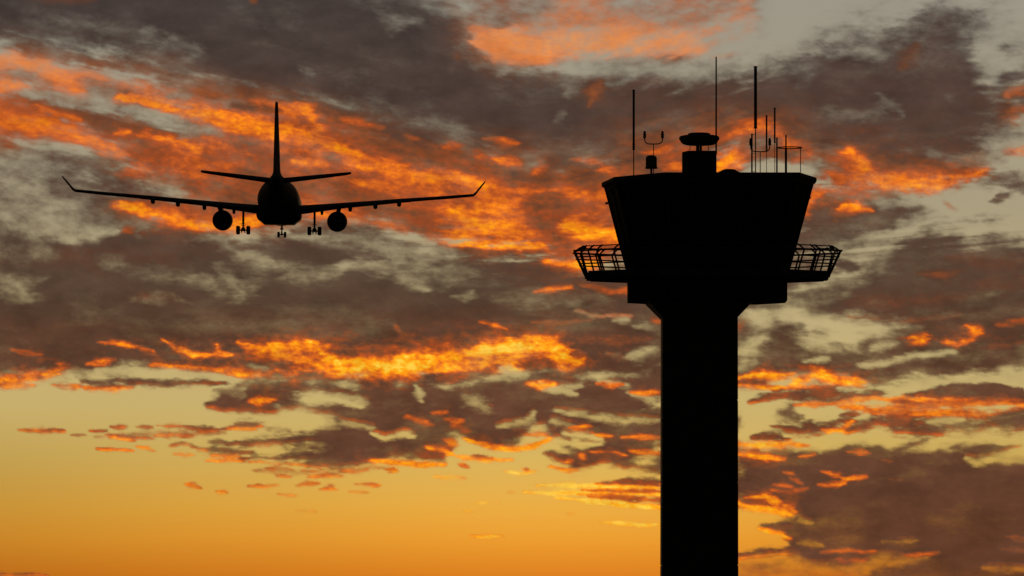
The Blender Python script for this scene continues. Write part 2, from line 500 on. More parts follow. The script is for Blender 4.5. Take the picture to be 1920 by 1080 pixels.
L 1 .35 .8 : 1180,262,16 1300,262,20 1440,262,20
L 1 .4 .9 : 1560,300,16 1700,322,20 1800,315,16
L 1 .22 .8 : 1180,240,20 1260,240,26 1360,220,26 1460,225,24 1520,250,16
L 1 .18 .8 : 1640,240,12 1560,250,10
L 1 .45 .9 : 1240,300,10 1300,270,14 1370,240,14 1420,240,16
L 1 .62 .9 : 1260,275,6 1240,280,4 1210,285,5
L 1 .75 .9 : 1270,310,10 1300,310,8
L 1 .9 .9 : 1345,310,8 1365,300,14 1390,285,10
L 1 .68 .9 : 1380,260,10 1410,232,12 1460,245,8 1490,275,8
L .85 .3 .8 : 1410,280,14 1440,270,12 1480,300,10
L 1 .65 .8 : 1510,275,10 1520,290,10 1500,300,6
L .45 .02 .9 : 1515,310,10 1545,310,18 1575,325,14
L 1 .5 .8 : 1580,290,8 1640,320,10
L 1 .85 .95 : 1605,280,8 1620,300,10 1600,325,10
L 1 .9 .95 : 1600,335,6 1660,338,12 1720,345,12 1760,342,8
L 1 .75 .9 : 1560,325,5 1600,345,8 1640,355,8
L .9 .75 .9 : 1780,335,8 1820,325,10 1845,315,6
L 1 .1 .9 : 1670,300,14 1740,310,16 1800,300,14
L .4 .02 .9 : 1750,290,8 1790,300,10
L .6 .35 .9 : 1820,300,10 1860,290,12
L .15 0 1 : 1860,262,10 1900,240,18 1925,230,14
L .8 .75 .9 : 1885,280,6 1910,278,8 1925,285,6
L .1 0 1 : 1880,305,14 1900,330,18 1870,325,14
L .8 .05 .9 : 1860,335,14 1900,330,10 
L .8 .05 .9 : 1900,350,8 1925,355,10
L .9 .55 .9 : 1905,182,6 1925,172,10
L .9 .4 .8 : 1900,215,10 1925,205,10
# --- right side, beside the cab
P .95 .05 1 12 : 1480,400 1530,350 1560,345 1620,365 1660,360 1715,380 1725,395 1700,425 1660,445 1620,455 1600,480 1460,500
L .9 .5 .8 : 1530,350,8 1600,360,8 1640,368,6
L 1 .88 .95 : 1500,395,8 1520,375,12 1545,365,10
L 1 .85 .95 : 1580,392,3 1605,385,8 1632,391,4
L 1 .5 .8 : 1560,400,5 1600,403,4
L .45 .02 .9 : 1650,372,8 1670,382,6
P .0 0 1 12 : 1700,370 1720,360 1840,360 1840,390 1880,418 1925,425 1925,436 1850,430 1800,425 1760,415 1720,440 1700,450 1690,430 1735,400
L .5 .5 .7 : 1700,362,5 1790,358,6
L .6 .55 .8 : 1765,375,4 1790,395,4
L .9 .12 1 12: 1820,375,4 1840,385,8 1870,390,14 1925,395,18 2000,395,20
L .9 .1 .9 : 1870,375,6 1890,370,8
P .97 .04 1 14 : 1560,520 1600,505 1640,478 1690,445 1740,425 1790,432 1830,450 1850,428 1880,436 1925,455 2220,455 2220,690 1925,660 1850,690 1740,660 1690,640 1640,604 1600,596 1560,600 1520,588 1470,570 1400,575 1400,535 1500,535
L .75 .1 .9 : 1480,480,20 1520,500,16 1560,490,14
L .35 .0 .95 : 1590,465,10 1630,458,12 1600,480,14
L .4 .0 .95 : 1640,480,12 1670,470,8 1660,500,10 1610,520,12
L .5 .0 .9 : 1540,540,10 1580,525,10 1570,550,8
L 1 .03 .9 : 1580,495,8 1600,500,8
L 1 .3 .9 : 1720,515,5 1770,518,7 1800,505,5
L 1 .22 .8 : 1600,560,8 1660,570,10 1800,560,8
L .9 .3 .9 : 1600,592,4 1680,602,5 1760,596,5 1800,588,4
L .5 0 .8 : 1860,550,4 1880,543,5
L .3 .0 .9 : 1400,596,10 1440,595,8 1470,585,6
L .7 .02 .9 : 1460,560,14 1520,570,14 1540,600,8
P 0 0 1 8 : 1395,590 1450,612 1500,600 1560,584 1600,600 1650,606 1690,612 1670,632 1620,640 1600,645 1550,630 1500,620 1450,618 1400,612
P .92 .06 1 11 : 1386,640 1420,628 1450,612 1480,612 1510,632 1560,640 1600,648 1640,632 1690,616 1740,620 1925,640 2220,640 2220,700 1925,690 1750,700 1690,700 1600,712 1520,712 1386,715
L .15 .0 1 : 1386,660,6 1410,650,8 1420,640,5
L .35 .0 .9 : 1500,640,5 1560,650,8 
L .25 .0 1 : 1510,678,4 1550,672,4
L .12 .0 1 : 1610,684,4 1660,680,4 1720,668,4 1790,660,4
L .2 .0 .9 : 1640,650,6 1680,645,5
L .35 .0 .9 : 1386,690,8 1420,680,6
P .15 0 1 7 : 1640,715 1740,706 1850,694 1925,680 2220,680 2220,760 1925,725 1850,715 1780,718 1700,738
L .9 .05 .9 : 1640,706,12 1730,695,12 1840,676,14 1925,664,12
L 1 .75 .95 : 1705,632,5 1725,636,8 1740,636,3
L 1 .72 .95 : 1770,642,4 1800,645,6 1820,638,6
L 1 .78 .95 : 1815,608,4 1830,618,8 1845,622,6
L 1 .5 .9 : 1872,606,4 1925,600,6 2000,598,6
L 1 .3 .8 : 1850,650,5 1925,640,6
L 1 .2 .7 : 1850,530,10 1925,520,14
L 1 .2 .7 : 1800,480,10 1900,490,10
# orange band right of shaft
L .95 .88 1 : 1378,712,5 1430,702,6 1480,704,7
L .95 .85 1 : 1490,715,5 1530,698,9 1560,712,10 1600,716,7
L .95 .95 1 : 1378,722,4 1450,726,4 1560,728,4
L .9 .8 1 : 1595,708,5 1612,716,5
L 1 .2 .9 : 1378,716,2 1430,715,3
P 0 0 1 7 : 1378,733 1480,732 1500,745 1470,780 1450,800 1470,822 1600,830 1700,818 1925,812 2220,800 2220,850 1925,842 1880,826 1740,822 1650,835 1560,833 1470,826 1378,826
P 0 0 1 6 : 1640,728 1720,722 1720,738 1640,745 1560,742
L 1 .08 1 : 1400,754,4 1440,742,7 1480,738,6 1500,740,5
L 1 .08 1 : 1490,742,9 1540,738,10 1600,742,10 1650,735,5
L .8 .05 1 : 1480,758,9 1470,775,9 1500,785,8
L 1 .06 1 : 1450,798,6 1500,806,9 1560,800,8 1600,788,7
P 1 .05 1 4 : 1696,742 1740,732 1790,716 1860,712 1905,722 1925,745 2220,750 2220,765 1925,758 1800,756
L .9 .75 1 : 1490,758,3 1530,759,4 1560,757,3
L .9 .85 1 : 1570,755,5 1600,748,6 1640,745,4
L 1 .85 1 : 1578,762,4 1650,768,8 1720,762,6
L 1 .95 1 : 1650,745,3 1720,752,6 1800,755,7 1880,753,6 1925,760,8
L 1 .78 1 : 1640,772,6 1740,776,8 1850,776,7 1925,768,8
L 1 .45 .9 : 1680,752,4 1730,758,5 1860,752,4 1925,752,4
L .9 .1 1 : 1580,778,3 1610,775,4
L 1 .06 1 : 1600,806,6 1640,788,10 1700,794,11 1760,796,8
L 1 .06 1 : 1680,808,8 1760,810,6
L .85 .06 1 : 1740,796,10 1820,796,12 1925,788,14
L .95 .06 1 : 1870,790,8 1925,785,12 2100,780,14
L 1 .75 1 : 1545,805,3 1580,806,3 1600,788,3
L .25 0 .9 : 1740,790,4 1800,786,4
L 1 .06 1 : 1410,820,4 1440,816,6 1475,822,5
# --- lower right mass
P 1 .06 1 9 : 1378,842 1480,845 1540,848 1600,835 1680,836 1700,828 1725,826 1700,842 1780,842 1840,848 1900,872 1925,868 2220,865 2220,1320 1500,1320 1490,1080 1485,1000 1440,985 1500,972 1460,958 1378,950
P .95 .06 1 6 : 1780,842 1830,832 1890,826 1925,832 1885,850 1860,862 1840,868 1810,858
L .25 .0 .9 : 1815,860,4 1835,868,5 1870,860,6 1925,858,8
L .95 .9 1 : 1378,832,5 1430,834,5 1480,832,6 1515,836,3
L 1 .9 1 : 1378,848,4 1420,855,5 1470,859,4
L 1 .5 .9 : 1378,842,3 1420,843,3
L 1 .8 1 : 1500,856,2 1525,852,3
L 1 .78 1 : 1595,848,3 1615,847,5 1630,850,3
L 1 .4 .9 : 1655,862,3 1675,864,3
L 1 .25 .9 : 1730,868,3 1750,866,3
L 1 .75 1 : 1470,884,2 1485,886,4
L 1 .65 .9 : 1480,895,3 1500,905,4
L 1 .7 .9 : 1450,908,3 1480,910,3
L 1 .65 .9 : 1448,918,3 1475,922,5 1510,915,3
L 1 .82 1 : 1545,884,3 1570,890,4 1585,897,3 1622,892,4
L 1 .8 1 : 1535,908,3 1565,908,5 1580,905,4
L 1 .25 .9 : 1670,898,4 1690,900,3
L 1 .9 1 : 1395,932,3 1430,930,5 1460,940,4
L 1 1.0 1 : 1378,940,5 1400,950,5 1450,955,5 1480,965,4
L 1 .85 .9 : 1440,942,4 1480,950,4 1490,960,3
L 1 .3 .8 : 1395,938,4 1430,942,3
L 0 0 1 : 1378,975,14 1410,985,14 1440,1010,12 1470,1025,10
L .9 .1 1 : 1430,984,3 1480,990,6 1500,998,8
L 1 .95 1 : 1425,990,2 1460,998,3 1485,1008,3
L .5 .05 .9 : 1500,975,4 1520,980,5
L .55 .05 .8 : 1500,1018,5 1540,1020,5
L .6 .1 .8 : 1660,1015,3 1720,1014,3
L .95 .1 1 : 1378,1042,4 1430,1034,6 1490,1028,6
L .8 .8 1 : 1378,1048,2 1440,1042,2 1485,1039,2
P .35 .15 1 10 : 1378,1052 1490,1045 1600,1062 1620,1120 1378,1120
L .4 .4 .8 : 1400,1070,8 1480,1075,8 1600,1075,8
P .4 .15 .9 8 : 1600,1050 1650,1042 1740,1046 1700,1062 1640,1070 1590,1120 1480,1100
L .5 .5 .8 : 1530,1076,3 1600,1074,3
L 1 .6 .9 : 1540,1034,3 1580,1031,3 1640,1033,3
L 1 .45 .9 : 1570,1045,3 1620,1048,4
L 1 .5 .9 : 1700,1042,3 1760,1036,3
L 1 .4 .9 : 1890,1004,4 1925,1008,5
L .5 .3 .8 : 1840,1064,4 1925,1068,6
L 1 .3 .8 : 1880,1028,4 1925,1030,5
L .42 0 .8 : 1600,62,20 1700,20,26 1840,8,26 1915,80,20
L .5 .02 .7 : 1440,120,8 1560,70,10 1640,40,14
L .8 .05 .7 : 1680,60,16 1760,40,18
L .35 0 .6 : 1860,40,16 1900,120,14
L 1 .6 .7 : 1560,322,14 1660,338,20 1780,330,16
L 1 .88 .8 : 1640,342,6 1700,350,8 1770,344,6
L 1 .62 .7 : 1510,372,14 1560,352,12
L .85 .35 .7 : 180,817,4 300,812,5 420,810,5
L .8 .4 .6 : 480,882,4 620,884,6 720,878,4
"""

def blur(A, rx_, ry_, times=2):
    for _ in range(times):
        for ax, r in ((0, ry_), (1, rx_)):
            pad = [(0, 0), (0, 0)]; pad[ax] = (r + 1, r)
            C = np.cumsum(np.pad(A, pad, mode='edge'), axis=ax)
            A = (C[2 * r + 1:] - C[:-(2 * r + 1)]) / (2 * r + 1) if ax == 0 else (C[:, 2 * r + 1:] - C[:, :-(2 * r + 1)]) / (2 * r + 1)
    return A

def sky_fields(U, V):
    """U, V: 2D arrays of angular units -> cloud, glow"""
    low = sstep(350, 1100, V)                                    # clouds look smaller towards the horizon
    sx = 1.0; 
    w1 = fbm(U / 150, V / 75, 4, 3); w2 = fbm(U / 150, V / 75, 4, 11)
    f1 = fbm(U / 34, V / 17, 4, 21, 0.6); f2 = fbm(U / 34, V / 17, 4, 31, 0.6)
    WU = U + (26 - 10 * low) * w1 + 7 * f1
    WV = V + (11 - 7 * low) * w2 + (4.5 - 2.0 * low) * f2
    # the upper decks are drawn out in fibres that fall to the right
    slant = sstep(560, 380, V)
    VS = V - slant * 0.20 * (U - 500) * sstep(1500, 900, U)
    edge = fbm(U / (75 + 70 * slant), VS / 30, 5, 41, 0.52)
    fine = fbm(U / 34, VS / 11, 4, 51, 0.55)
    wisp = fbm(U / 26, VS / 6.5, 4, 55, 0.6)
    # general cloud cover beyond the part that is laid out
    base = fbm(U / 700, V / 260, 5, 61, 0.55)
    OU = U + 150 * base + 60 * w1; OV = V + 110 * fbm(U / 500, V / 300, 4, 65, 0.55) + 30 * w2
    out = np.maximum(np.maximum(sstep(-90, -300, OU), sstep(2010, 2220, OU)), sstep(-90, -260, OV))
    D = np.zeros_like(U) + 1.0 * sstep(-0.35, 0.35, base) * (0.15 + 0.85 * sstep(1200, 800, V))
    G = 0.6 * sstep(0.0, 0.9, fbm(U / 420, V / 130, 4, 71, 0.45)) * sstep(-1800, 200, V)
    D0, G0 = D, G
    D = D0 * out; G = G0 * out
    for ln in LAYOUT.strip().splitlines():
        ln = ln.split('#')[0].strip()
        if not ln: continue
        hd, pt = ln.split(':'); hd = hd.split()
        kind = hd[0]; d = None if hd[1] == '-' else float(hd[1]); g = None if hd[2] == '-' else float(hd[2])
        op = float(hd[3]) if len(hd) > 3 else 1.0
        sf = float(hd[4]) if len(hd) > 4 else None
        P = [[float(q) for q in t.split(',')] for t in pt.split()]
        X, Y = to_ang(np.array([p[0] for p in P]), np.array([p[1] for p in P]))
        if kind == 'L':
            R = np.array([p[2] for p in P]); pad = R.max() * 2.2 + 55
        else:
            R = None; pad = 60 + 3 * (sf or 16)
        cu = (U[0] > X.min() - pad) & (U[0] < X.max() + pad); rv = (V[:, 0] > Y.min() - pad) & (V[:, 0] < Y.max() + pad)
        if not cu.any() or not rv.any(): continue
        c0, c1 = np.where(cu)[0][[0, -1]]; r0, r1 = np.where(rv)[0][[0, -1]]
        sl = (slice(r0, r1 + 1), slice(c0, c1 + 1))
        k = 1.0 if R is None else float(np.clip(R.max() / 13, 0.30, 0.9))
        x = U[sl] + (WU[sl] - U[sl]) * k; y = V[sl] + (WV[sl] - V[sl]) * k
        if kind == 'L':
            t = np.full(x.shape, -9.0)
            n = len(X)
            segs = [(0, 0)] if n == 1 else [(i, i + 1) for i in range(n - 1)]
            for i, j in segs:
                dx = X[j] - X[i]; dy = Y[j] - Y[i]; L2 = dx * dx + dy * dy + 1e-6
                h = np.clip(((x - X[i]) * dx + (y - Y[i]) * dy) / L2, 0, 1)
                rr = R[i] + (R[j] - R[i]) * h
                qx = (x - X[i] - dx * h) * 0.62; qy = y - Y[i] - dy * h
                if n > 1 and R.max() < 9.5:
                    rr = rr * (1.0 if R.max() > 7 else 0.86) * (0.40 + 0.78 * np.sqrt(np.sin(np.pi * np.clip((i + h) / (n - 1), 0.02, 0.98))))
                dist = np.sqrt(qx * qx + qy * qy)
                t = np.maximum(t, 1 - dist / (rr * 1.45 + 2.0))
            big = min(1.0, R.max() / 14)
            gap = (d is not None and d < 0.66 and (g is None or g < 0.3) and R.max() > 3.5 and Y.min() < 700)
            if gap: t = (t - 1) * 0.8 + 1; big *= 1.6
            a = sstep(-0.32, 0.95 if sf is None else sf, t + 0.34 * edge[sl] * big + 0.18 * fine[sl] + (0.44 - 0.2 * big) * wisp[sl])
            a = a * (t > -1.2)
        else:
            s = (sf or 16) * (1.6 if Y.max() < 720 else 1.0)
            sd = np.full(x.shape, 1e9); ins = np.zeros(x.shape, bool); n = len(X)
            for i in range(n):
                j = (i + 1) % n
                dx = X[j] - X[i]; dy = Y[j] - Y[i]; L2 = dx * dx + dy * dy + 1e-6
                h = np.clip(((x - X[i]) * dx + (y - Y[i]) * dy) / L2, 0, 1)
                sd = np.minimum(sd, (x - X[i] - dx * h) ** 2 + (y - Y[i] - dy * h) ** 2)
                if abs(dy) > 1e-9:
                    c = ((Y[i] > y) != (Y[j] > y)) & (x < dx * (y - Y[i]) / dy + X[i])
                    ins ^= c
            sd = np.sqrt(sd) * np.where(ins, 1, -1)
            a = sstep(-s * 1.25, s * 1.25, sd + s * 0.85 * edge[sl] + s * 0.30 * fine[sl])
        a = a * op * ((0.58 if Y.min() < 580 else 0.8) if (kind == 'L' and gap) else 1.0)
        ag = a + (np.minimum(1, 2.6 * a) - a) * (1 - np.clip(D[sl], 0, 1)) if d is not None else a
        if d is not None: D[sl] += (d - D[sl]) * a
        if g is not None: G[sl] += (g - G[sl]) * ag
    # the sun stands below the deck, so the undersides that lie open to it catch its light
    vv = V[:, 0]
    for off, k in ((4.5, 0.55), (9.0, 0.35)):
        lo = np.clip(np.searchsorted(vv, vv + off), 0, len(vv) - 1)
        open_ = np.clip(D - D[lo], 0, 1)
        G = G + (open_ * k * 1.1 * sstep(640, 800, V)) * np.clip(1.0 - G, 0, 1)
    D = D + (D0 - D) * out; G = G + (G0 - G) * out
    # texture of the deck: billows in the body, ragged thin edges, streaky glow
    b = fbm(U / 70, VS / 26, 5, 81, 0.52)
    big = fbm(U / 220, VS / 80, 4, 85, 0.5)
    thin = 4 * np.clip(D, 0, 1) * (1 - np.clip(D, 0, 1))
    body = sstep(0.05, 0.5, D)
    curd = fbm(U / 30, V / 17, 4, 87, 0.6)
    D = D + thin * (0.12 * edge + 0.08 * b + 0.17 * curd) + body * (0.10 * b + 0.20 * np.minimum(big + 0.1, 0.3) - 0.02)
    n = 0.50 * fbm(U / 150, VS / 46, 3, 95, 0.5) + 0.60 * fbm(U / 52, VS / 17, 4, 91, 0.5) + 0.62 * fbm(U / 17, V / 10, 4, 93, 0.6)
    n = n * (1 + 0.7 * sstep(610, 640, V) * sstep(740, 710, V))
    calm = 1 - 0.65 * np.maximum(sstep(230, 90, V), sstep(330, 120, U) * sstep(420, 300, V))
    n = n * calm
    # the thin fringe of a lit cloud is as bright as its middle
    Gd = blur(G * D, 3, 2) / (blur(D, 3, 2) + 0.02)
    fr = sstep(0.85, 0.35, D) * sstep(0.0, 0.06, D)
    G = G + np.clip(Gd * 1.12 - G, 0, 1) * fr
    # light scattered in the cloud round the lit parts
    halo = 0.6 * blur(G, 14, 9) + 0.4 * blur(G, 34, 20)
    dk = sstep(0.5, 0.95, D)
    G = np.maximum(G, 0.0)
    G = 0.86 * G + 0.14 * blur(G, 3, 2) + np.clip(halo - G, 0, 1) * 0.62 * dk * (1 + 0.5 * n)
    gl = np.clip(G, 0, 1)
    G = G + gl * (1.25 - 0.55 * gl) * 0.36 * n
    G = G + 0.05 * curd * gl
    return np.clip(D, 0, 1), np.clip(G, 0, 1.25)

def _lin(c):
    c = np.array(c) / 255.0
    return np.where(c <= 0.04045, c / 12.92, ((c + 0.055) / 1.055) ** 2.4)
CLEAR = [(0,(162,155,139)),(400,(176,162,130)),(640,(202,180,126)),(760,(207,180,112)),(850,(208,172,90)),(950,(216,158,60)),(1010,(217,144,44)),(1080,(203,117,28)),(1250,(160,80,22))]
DARK = [(0,(69,59,55)),(300,(82,63,54)),(520,(85,66,52)),(640,(82,58,42)),(760,(106,70,50)),(900,(98,62,44)),(1080,(98,58,36))]
GLOW = [(0,None),(.18,(97,62,45)),(.35,(130,72,42)),(.5,(162,76,38)),(.65,(202,94,34)),(.8,(234,120,28)),(.95,(255,150,22)),(1.1,(255,178,32)),(1.25,(255,205,70))]
def make_sky():
    Rd = 20000.0
    def spread(inner_lo, inner_hi, step, lo, hi, g=1.05):
        a = list(np.arange(inner_lo, inner_hi + 1e-6, step))
        up = []; x = a[-1]; s = step
        while x < hi: s *= g; x += s; up.append(min(x, hi))
        dn = []; x = a[0]; s = step
        while x > lo: s *= g; x -= s; dn.append(max(x, lo))
        return np.array(dn[::-1] + a + up)
    u = spread(960 - 1010, 960 + 1010, 2.4, 960 - 180 * DEG, 960 + 180 * DEG)
    v = spread(-60, 1130, 2.3, HOR - 89.9 * DEG, HOR + 3 * DEG)
    # keep far cells below 5 degrees so that the dome stays round
    def refine(a):
        out = [a[0]]
        for q in a[1:]:
            n = int(math.ceil((q - out[-1]) / (4 * DEG)))
            b = out[-1]
            for k in range(1, n + 1): out.append(b + (q - b) * k / n)
        return np.array(out)
    u, v = refine(u), refine(v)
    U, V = np.meshgrid(u, v)
    D, G = sky_fields(U, V)
    az = (U - 960) / DEG; el = (HOR - V) / DEG
    far = sstep(8, 40, np.abs(az)); high = sstep(7, 35, el)
    soft = fbm(U / 9000, V / 3000, 4, 111)
    away = np.maximum(far, high)
    D = D + (0.75 + 0.4 * soft - D) * away; G = G * (1 - np.maximum(sstep(12, 60, np.abs(az)), high))
    shine = 0.93 + 0.29 * np.exp(-((U - 1080) / 640) ** 2) * sstep(700, 980, V) - 0.12 * sstep(420, -200, U) * sstep(720, 900, V)
    dusk = (1 - 0.985 * sstep(7, 40, np.abs(az)) ** 0.7) * (1 - 0.75 * high)   # the sky opposite the sunset is dark
    pale = sstep(240, 60, V) * sstep(0.3, 0.7, G)
    tone = 1 + 0.23 * fbm(U / 90, V / 50, 5, 101, 0.6)
    a = np.radians(az); e = np.radians(el)
    P = np.stack([np.sin(a) * np.cos(e) * Rd, np.cos(a) * np.cos(e) * Rd, np.sin(e) * Rd], -1).reshape(-1, 3)
    nr, nc = U.shape
    idx = np.arange(nr * nc).reshape(nr, nc)
    F = np.stack([idx[:-1, :-1], idx[1:, :-1], idx[1:, 1:], idx[:-1, 1:]], -1).reshape(-1, 4)
    me = bpy.data.meshes.new('sky')
    me.vertices.add(len(P)); me.vertices.foreach_set('co', P.astype(np.float32).ravel())
    me.loops.add(F.size); me.loops.foreach_set('vertex_index', F.astype(np.int32).ravel())
    me.polygons.add(len(F)); me.polygons.foreach_set('loop_start', np.arange(0, F.size, 4, dtype=np.int32))
    me.polygons.foreach_set('loop_total', np.full(len(F), 4, dtype=np.int32))
    me.update(calc_edges=True)
    me.polygons.foreach_set('use_smooth', np.ones(len(F), dtype=bool))
    for nm, arr in (('cloud', D), ('glow', G), ('shine', shine), ('dusk', dusk), ('pale', pale), ('tone', tone)):
        at = me.attributes.new(nm, 'FLOAT', 'POINT'); at.data.foreach_set('value', arr.astype(np.float32).ravel())
    m = bpy.data.materials.new('sunset_sky'); m.use_nodes = True
    n = m.node_tree.nodes; l = m.node_tree.links; n.clear()
    def A(nm):
        q = n.new('ShaderNodeAttribute'); q.attribute_name = nm; return q.outputs['Fac']
    def M(op, a, b=None, c=None, clamp=False):
        q = n.new('ShaderNodeMath'); q.operation = op; q.use_clamp = clamp
        for i, x in enumerate((a, b, c)):
            if x is None: continue
            if isinstance(x, (int, float)): q.inputs[i].default_value = x
            else: l.new(x, q.inputs[i])
        return q.outputs[0]
    def SM(x, lo, hi):
        q = n.new('ShaderNodeMapRange'); q.interpolation_type = 'SMOOTHSTEP'
        l.new(x, q.inputs['Value']); q.inputs['From Min'].default_value = lo; q.inputs['From Max'].default_value = hi
        return q.outputs[0]
    def RAMP(x, stops):
        q = n.new('ShaderNodeValToRGB'); l.new(x, q.inputs[0]); e_ = q.color_ramp.elements
        for i, (p, c) in enumerate(stops):
            el_ = e_[i] if i < 2 else e_.new(p)
            el_.position = p; el_.color = (*c, 1)
        return q.outputs[0]
    def MIX(f, a, b):
        q = n.new('ShaderNodeMix'); q.data_type = 'RGBA'
        l.new(f, q.inputs[0])
        for i, x in ((6, a), (7, b)):
            if isinstance(x, tuple): q.inputs[i].default_value = (*x, 1)
            else: l.new(x, q.inputs[i])
        return q.outputs[2]
    def SC(c, f):
        q = n.new('ShaderNodeVectorMath'); q.operation = 'SCALE'; l.new(c, q.inputs[0]); l.new(f, q.inputs['Scale']); return q.outputs[0]
    geo = n.new('ShaderNodeNewGeometry')
    nv = n.new('ShaderNodeVectorMath'); nv.operation = 'NORMALIZE'; l.new(geo.outputs['Position'], nv.inputs[0])
    sp = n.new('ShaderNodeSeparateXYZ'); l.new(nv.outputs[0], sp.inputs[0])
    elev = M('POWER', M('DIVIDE', M('MAXIMUM', M('ARCSINE', sp.outputs['Z']), 0.0), math.pi / 2), 0.5)
    def stops(tab, extra):
        t = sorted([(math.sqrt(max(HOR - y, 0) / DEG / 90), tuple(_lin(c))) for y, c in tab])
        # dense resampling in angle so that the square-root axis does not bend the gradient
        return t + [(math.sqrt(e_ / 90), tuple(_lin(c))) for e_, c in extra]
    def dense(tab):
        ys = sorted(set([t[0] for t in tab] + [1120, 1100, 1060, 1030, 980, 900, 800, 700]))
        xs = [t[0] for t in tab]
        return [(y, tuple(np.interp(y, xs, [t[1][k] for t in tab]) for k in range(3))) for y in ys if y <= 1120]
    clear = RAMP(elev, stops(dense(CLEAR), [(12, (140, 142, 140)), (30, (90, 100, 118)), (90, (48, 58, 82))]))
    dark = RAMP(elev, stops(dense(DARK), [(12, (66, 58, 58)), (30, (50, 50, 56)), (90, (34, 36, 44))]))
    # fine grain of the cloud: two octaves of noise in sky directions
    gv = n.new('ShaderNodeMapping'); gv.inputs['Scale'].default_value = (1, 1, 2.0); l.new(nv.outputs[0], gv.inputs['Vector'])
    nz = n.new('ShaderNodeTexNoise'); nz.inputs['Scale'].default_value = 900; nz.inputs['Detail'].default_value = 4
    nz.inputs['Roughness'].default_value = 0.6; l.new(gv.outputs[0], nz.inputs['Vector'])
    g0 = M('SUBTRACT', nz.outputs['Fac'], 0.5)
    cl_, gl_ = A('cloud'), A('glow')
    cl2 = M('ADD', cl_, M('MULTIPLY', M('MULTIPLY', g0, 0.9), M('MULTIPLY', cl_, M('SUBTRACT', 1.15, cl_))), clamp=True)
    gl2 = M('ADD', gl_, M('MULTIPLY', M('MULTIPLY', g0, 0.5), gl_))
    glow = RAMP(M('DIVIDE', gl2, 1.25), [(g / 1.25, tuple(_lin(c))) for g, c in GLOW if c])
    body = MIX(SM(gl2, 0.0, 0.22), dark, glow)
    body = SC(body, A('tone'))
    body = MIX(M('MULTIPLY', A('pale'), 0.6), body, tuple(_lin((232, 148, 86))))
    cov = M('ADD', M('MULTIPLY', cl2, 0.35), M('MULTIPLY', SM(cl2, 0.0, 1.0), 0.65))
    col = MIX(cov, SC(clear, A('shine')), body)
    col = SC(col, A('dusk'))
    em = n.new('ShaderNodeEmission'); l.new(col, em.inputs[0])
    out = n.new('ShaderNodeOutputMaterial'); l.new(em.outputs[0], out.inputs[0])
    m.cycles.emission_sampling = 'NONE'
    me.materials.append(m)
    o = bpy.data.objects.new('sky', me); scene.collection.objects.link(o); o['kind'] = 'structure'
    o.visible_shadow = False          # the sun lamp stands outside the dome
    return o
make_sky()

# ---------------------------------------------------------------- ground out to the horizon
gm = mat('airfield_grass', (0.045, 0.05, 0.025), 0.95, var=0.5, scale=0.02, spec=0.1)
bm = NB()
for r0, r1 in ((0, 60), (60, 400), (400, 2500), (2500, 19990)):
    n_ = 96
    A_ = [bm.verts.new((r0 * math.cos(2 * math.pi * k / n_), r0 * math.sin(2 * math.pi * k / n_), 0)) for k in range(n_)] if r0 else None
    B_ = [bm.verts.new((r1 * math.cos(2 * math.pi * k / n_), r1 * math.sin(2 * math.pi * k / n_), 0)) for k in range(n_)]
    if A_ is None: bm.faces.new(B_)
    else:
        for k in range(n_): bm.faces.new((A_[k], A_[(k + 1) % n_], B_[(k + 1) % n_], B_[k]))
bmesh.ops.remove_doubles(bm, verts=bm.verts[:], dist=0.01)
g = build('ground', bm, gm); g['kind'] = 'structure'

# ---------------------------------------------------------------- materials
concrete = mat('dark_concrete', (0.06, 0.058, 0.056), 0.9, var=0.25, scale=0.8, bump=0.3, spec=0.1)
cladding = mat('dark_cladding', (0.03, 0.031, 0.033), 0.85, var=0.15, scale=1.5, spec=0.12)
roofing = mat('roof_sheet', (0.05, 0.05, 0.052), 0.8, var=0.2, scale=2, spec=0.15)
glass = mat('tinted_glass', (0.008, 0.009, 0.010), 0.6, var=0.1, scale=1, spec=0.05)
steel = mat('painted_steel', (0.05, 0.05, 0.052), 0.7, metal=0.0, var=0.2, scale=6, spec=0.15)
fibre = mat('antenna_fibreglass', (0.10, 0.10, 0.10), 0.6, var=0.15, scale=5, spec=0.2)
rubber = mat('tyre_rubber', (0.015, 0.015, 0.015), 0.85, var=0.2, scale=8, spec=0.2)
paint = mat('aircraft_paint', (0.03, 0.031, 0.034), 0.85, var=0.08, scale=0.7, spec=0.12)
alloy = mat('aircraft_metal', (0.09, 0.09, 0.095), 0.6, metal=0.2, var=0.15, scale=4, spec=0.2)

# ================================================================ control tower
TY = 458.33                       # 24 px to the metre
def tx(u): return (u - 960) / 24.0
def tz(v, y=0.0): return CAM_Z + (1120 - v) / 24.0 * (TY + y) / TY
CX = tx(1327)                     # tower axis of cab
tower = empty('control_tower', (CX, TY, 0), 'tall dark control tower with a flared cab, ring gallery and square shaft', 'control tower')
def lx(u): return tx(u) - CX

# shaft: chamfered square in rings, with a recessed joint between rings
def chsq(cx, cy, h, c):
    return [(cx - h + c, cy - h), (cx + h - c, cy - h), (cx + h, cy - h + c), (cx + h, cy + h - c),
            (cx + h - c, cy + h), (cx - h + c, cy + h), (cx - h, cy + h - c), (cx - h, cy - h + c)]
SX = lx(1310.7)
bm = NB()
joints = [tz(v) for v in (1160.8, 1060, 906, 752, 597)]
joints[0] = 0.0
for i in range(4):
    z0, z1 = joints[i], joints[i + 1]
    h0 = 2.975 - 0.012 * i; h1 = h0 - 0.01
    loft(bm, [[(x, y, z0 + (0.04 if i else 0)) for x, y in chsq(SX, 0, h0, 0.22)],
              [(x, y, z1 - (0.04 if i < 3 else 0)) for x, y in chsq(SX, 0, h1, 0.22)]])
    if i < 3:
        prism(bm, chsq(SX, 0, h0 - 0.07, 0.2), z1 - 0.05, z1 + 0.05)
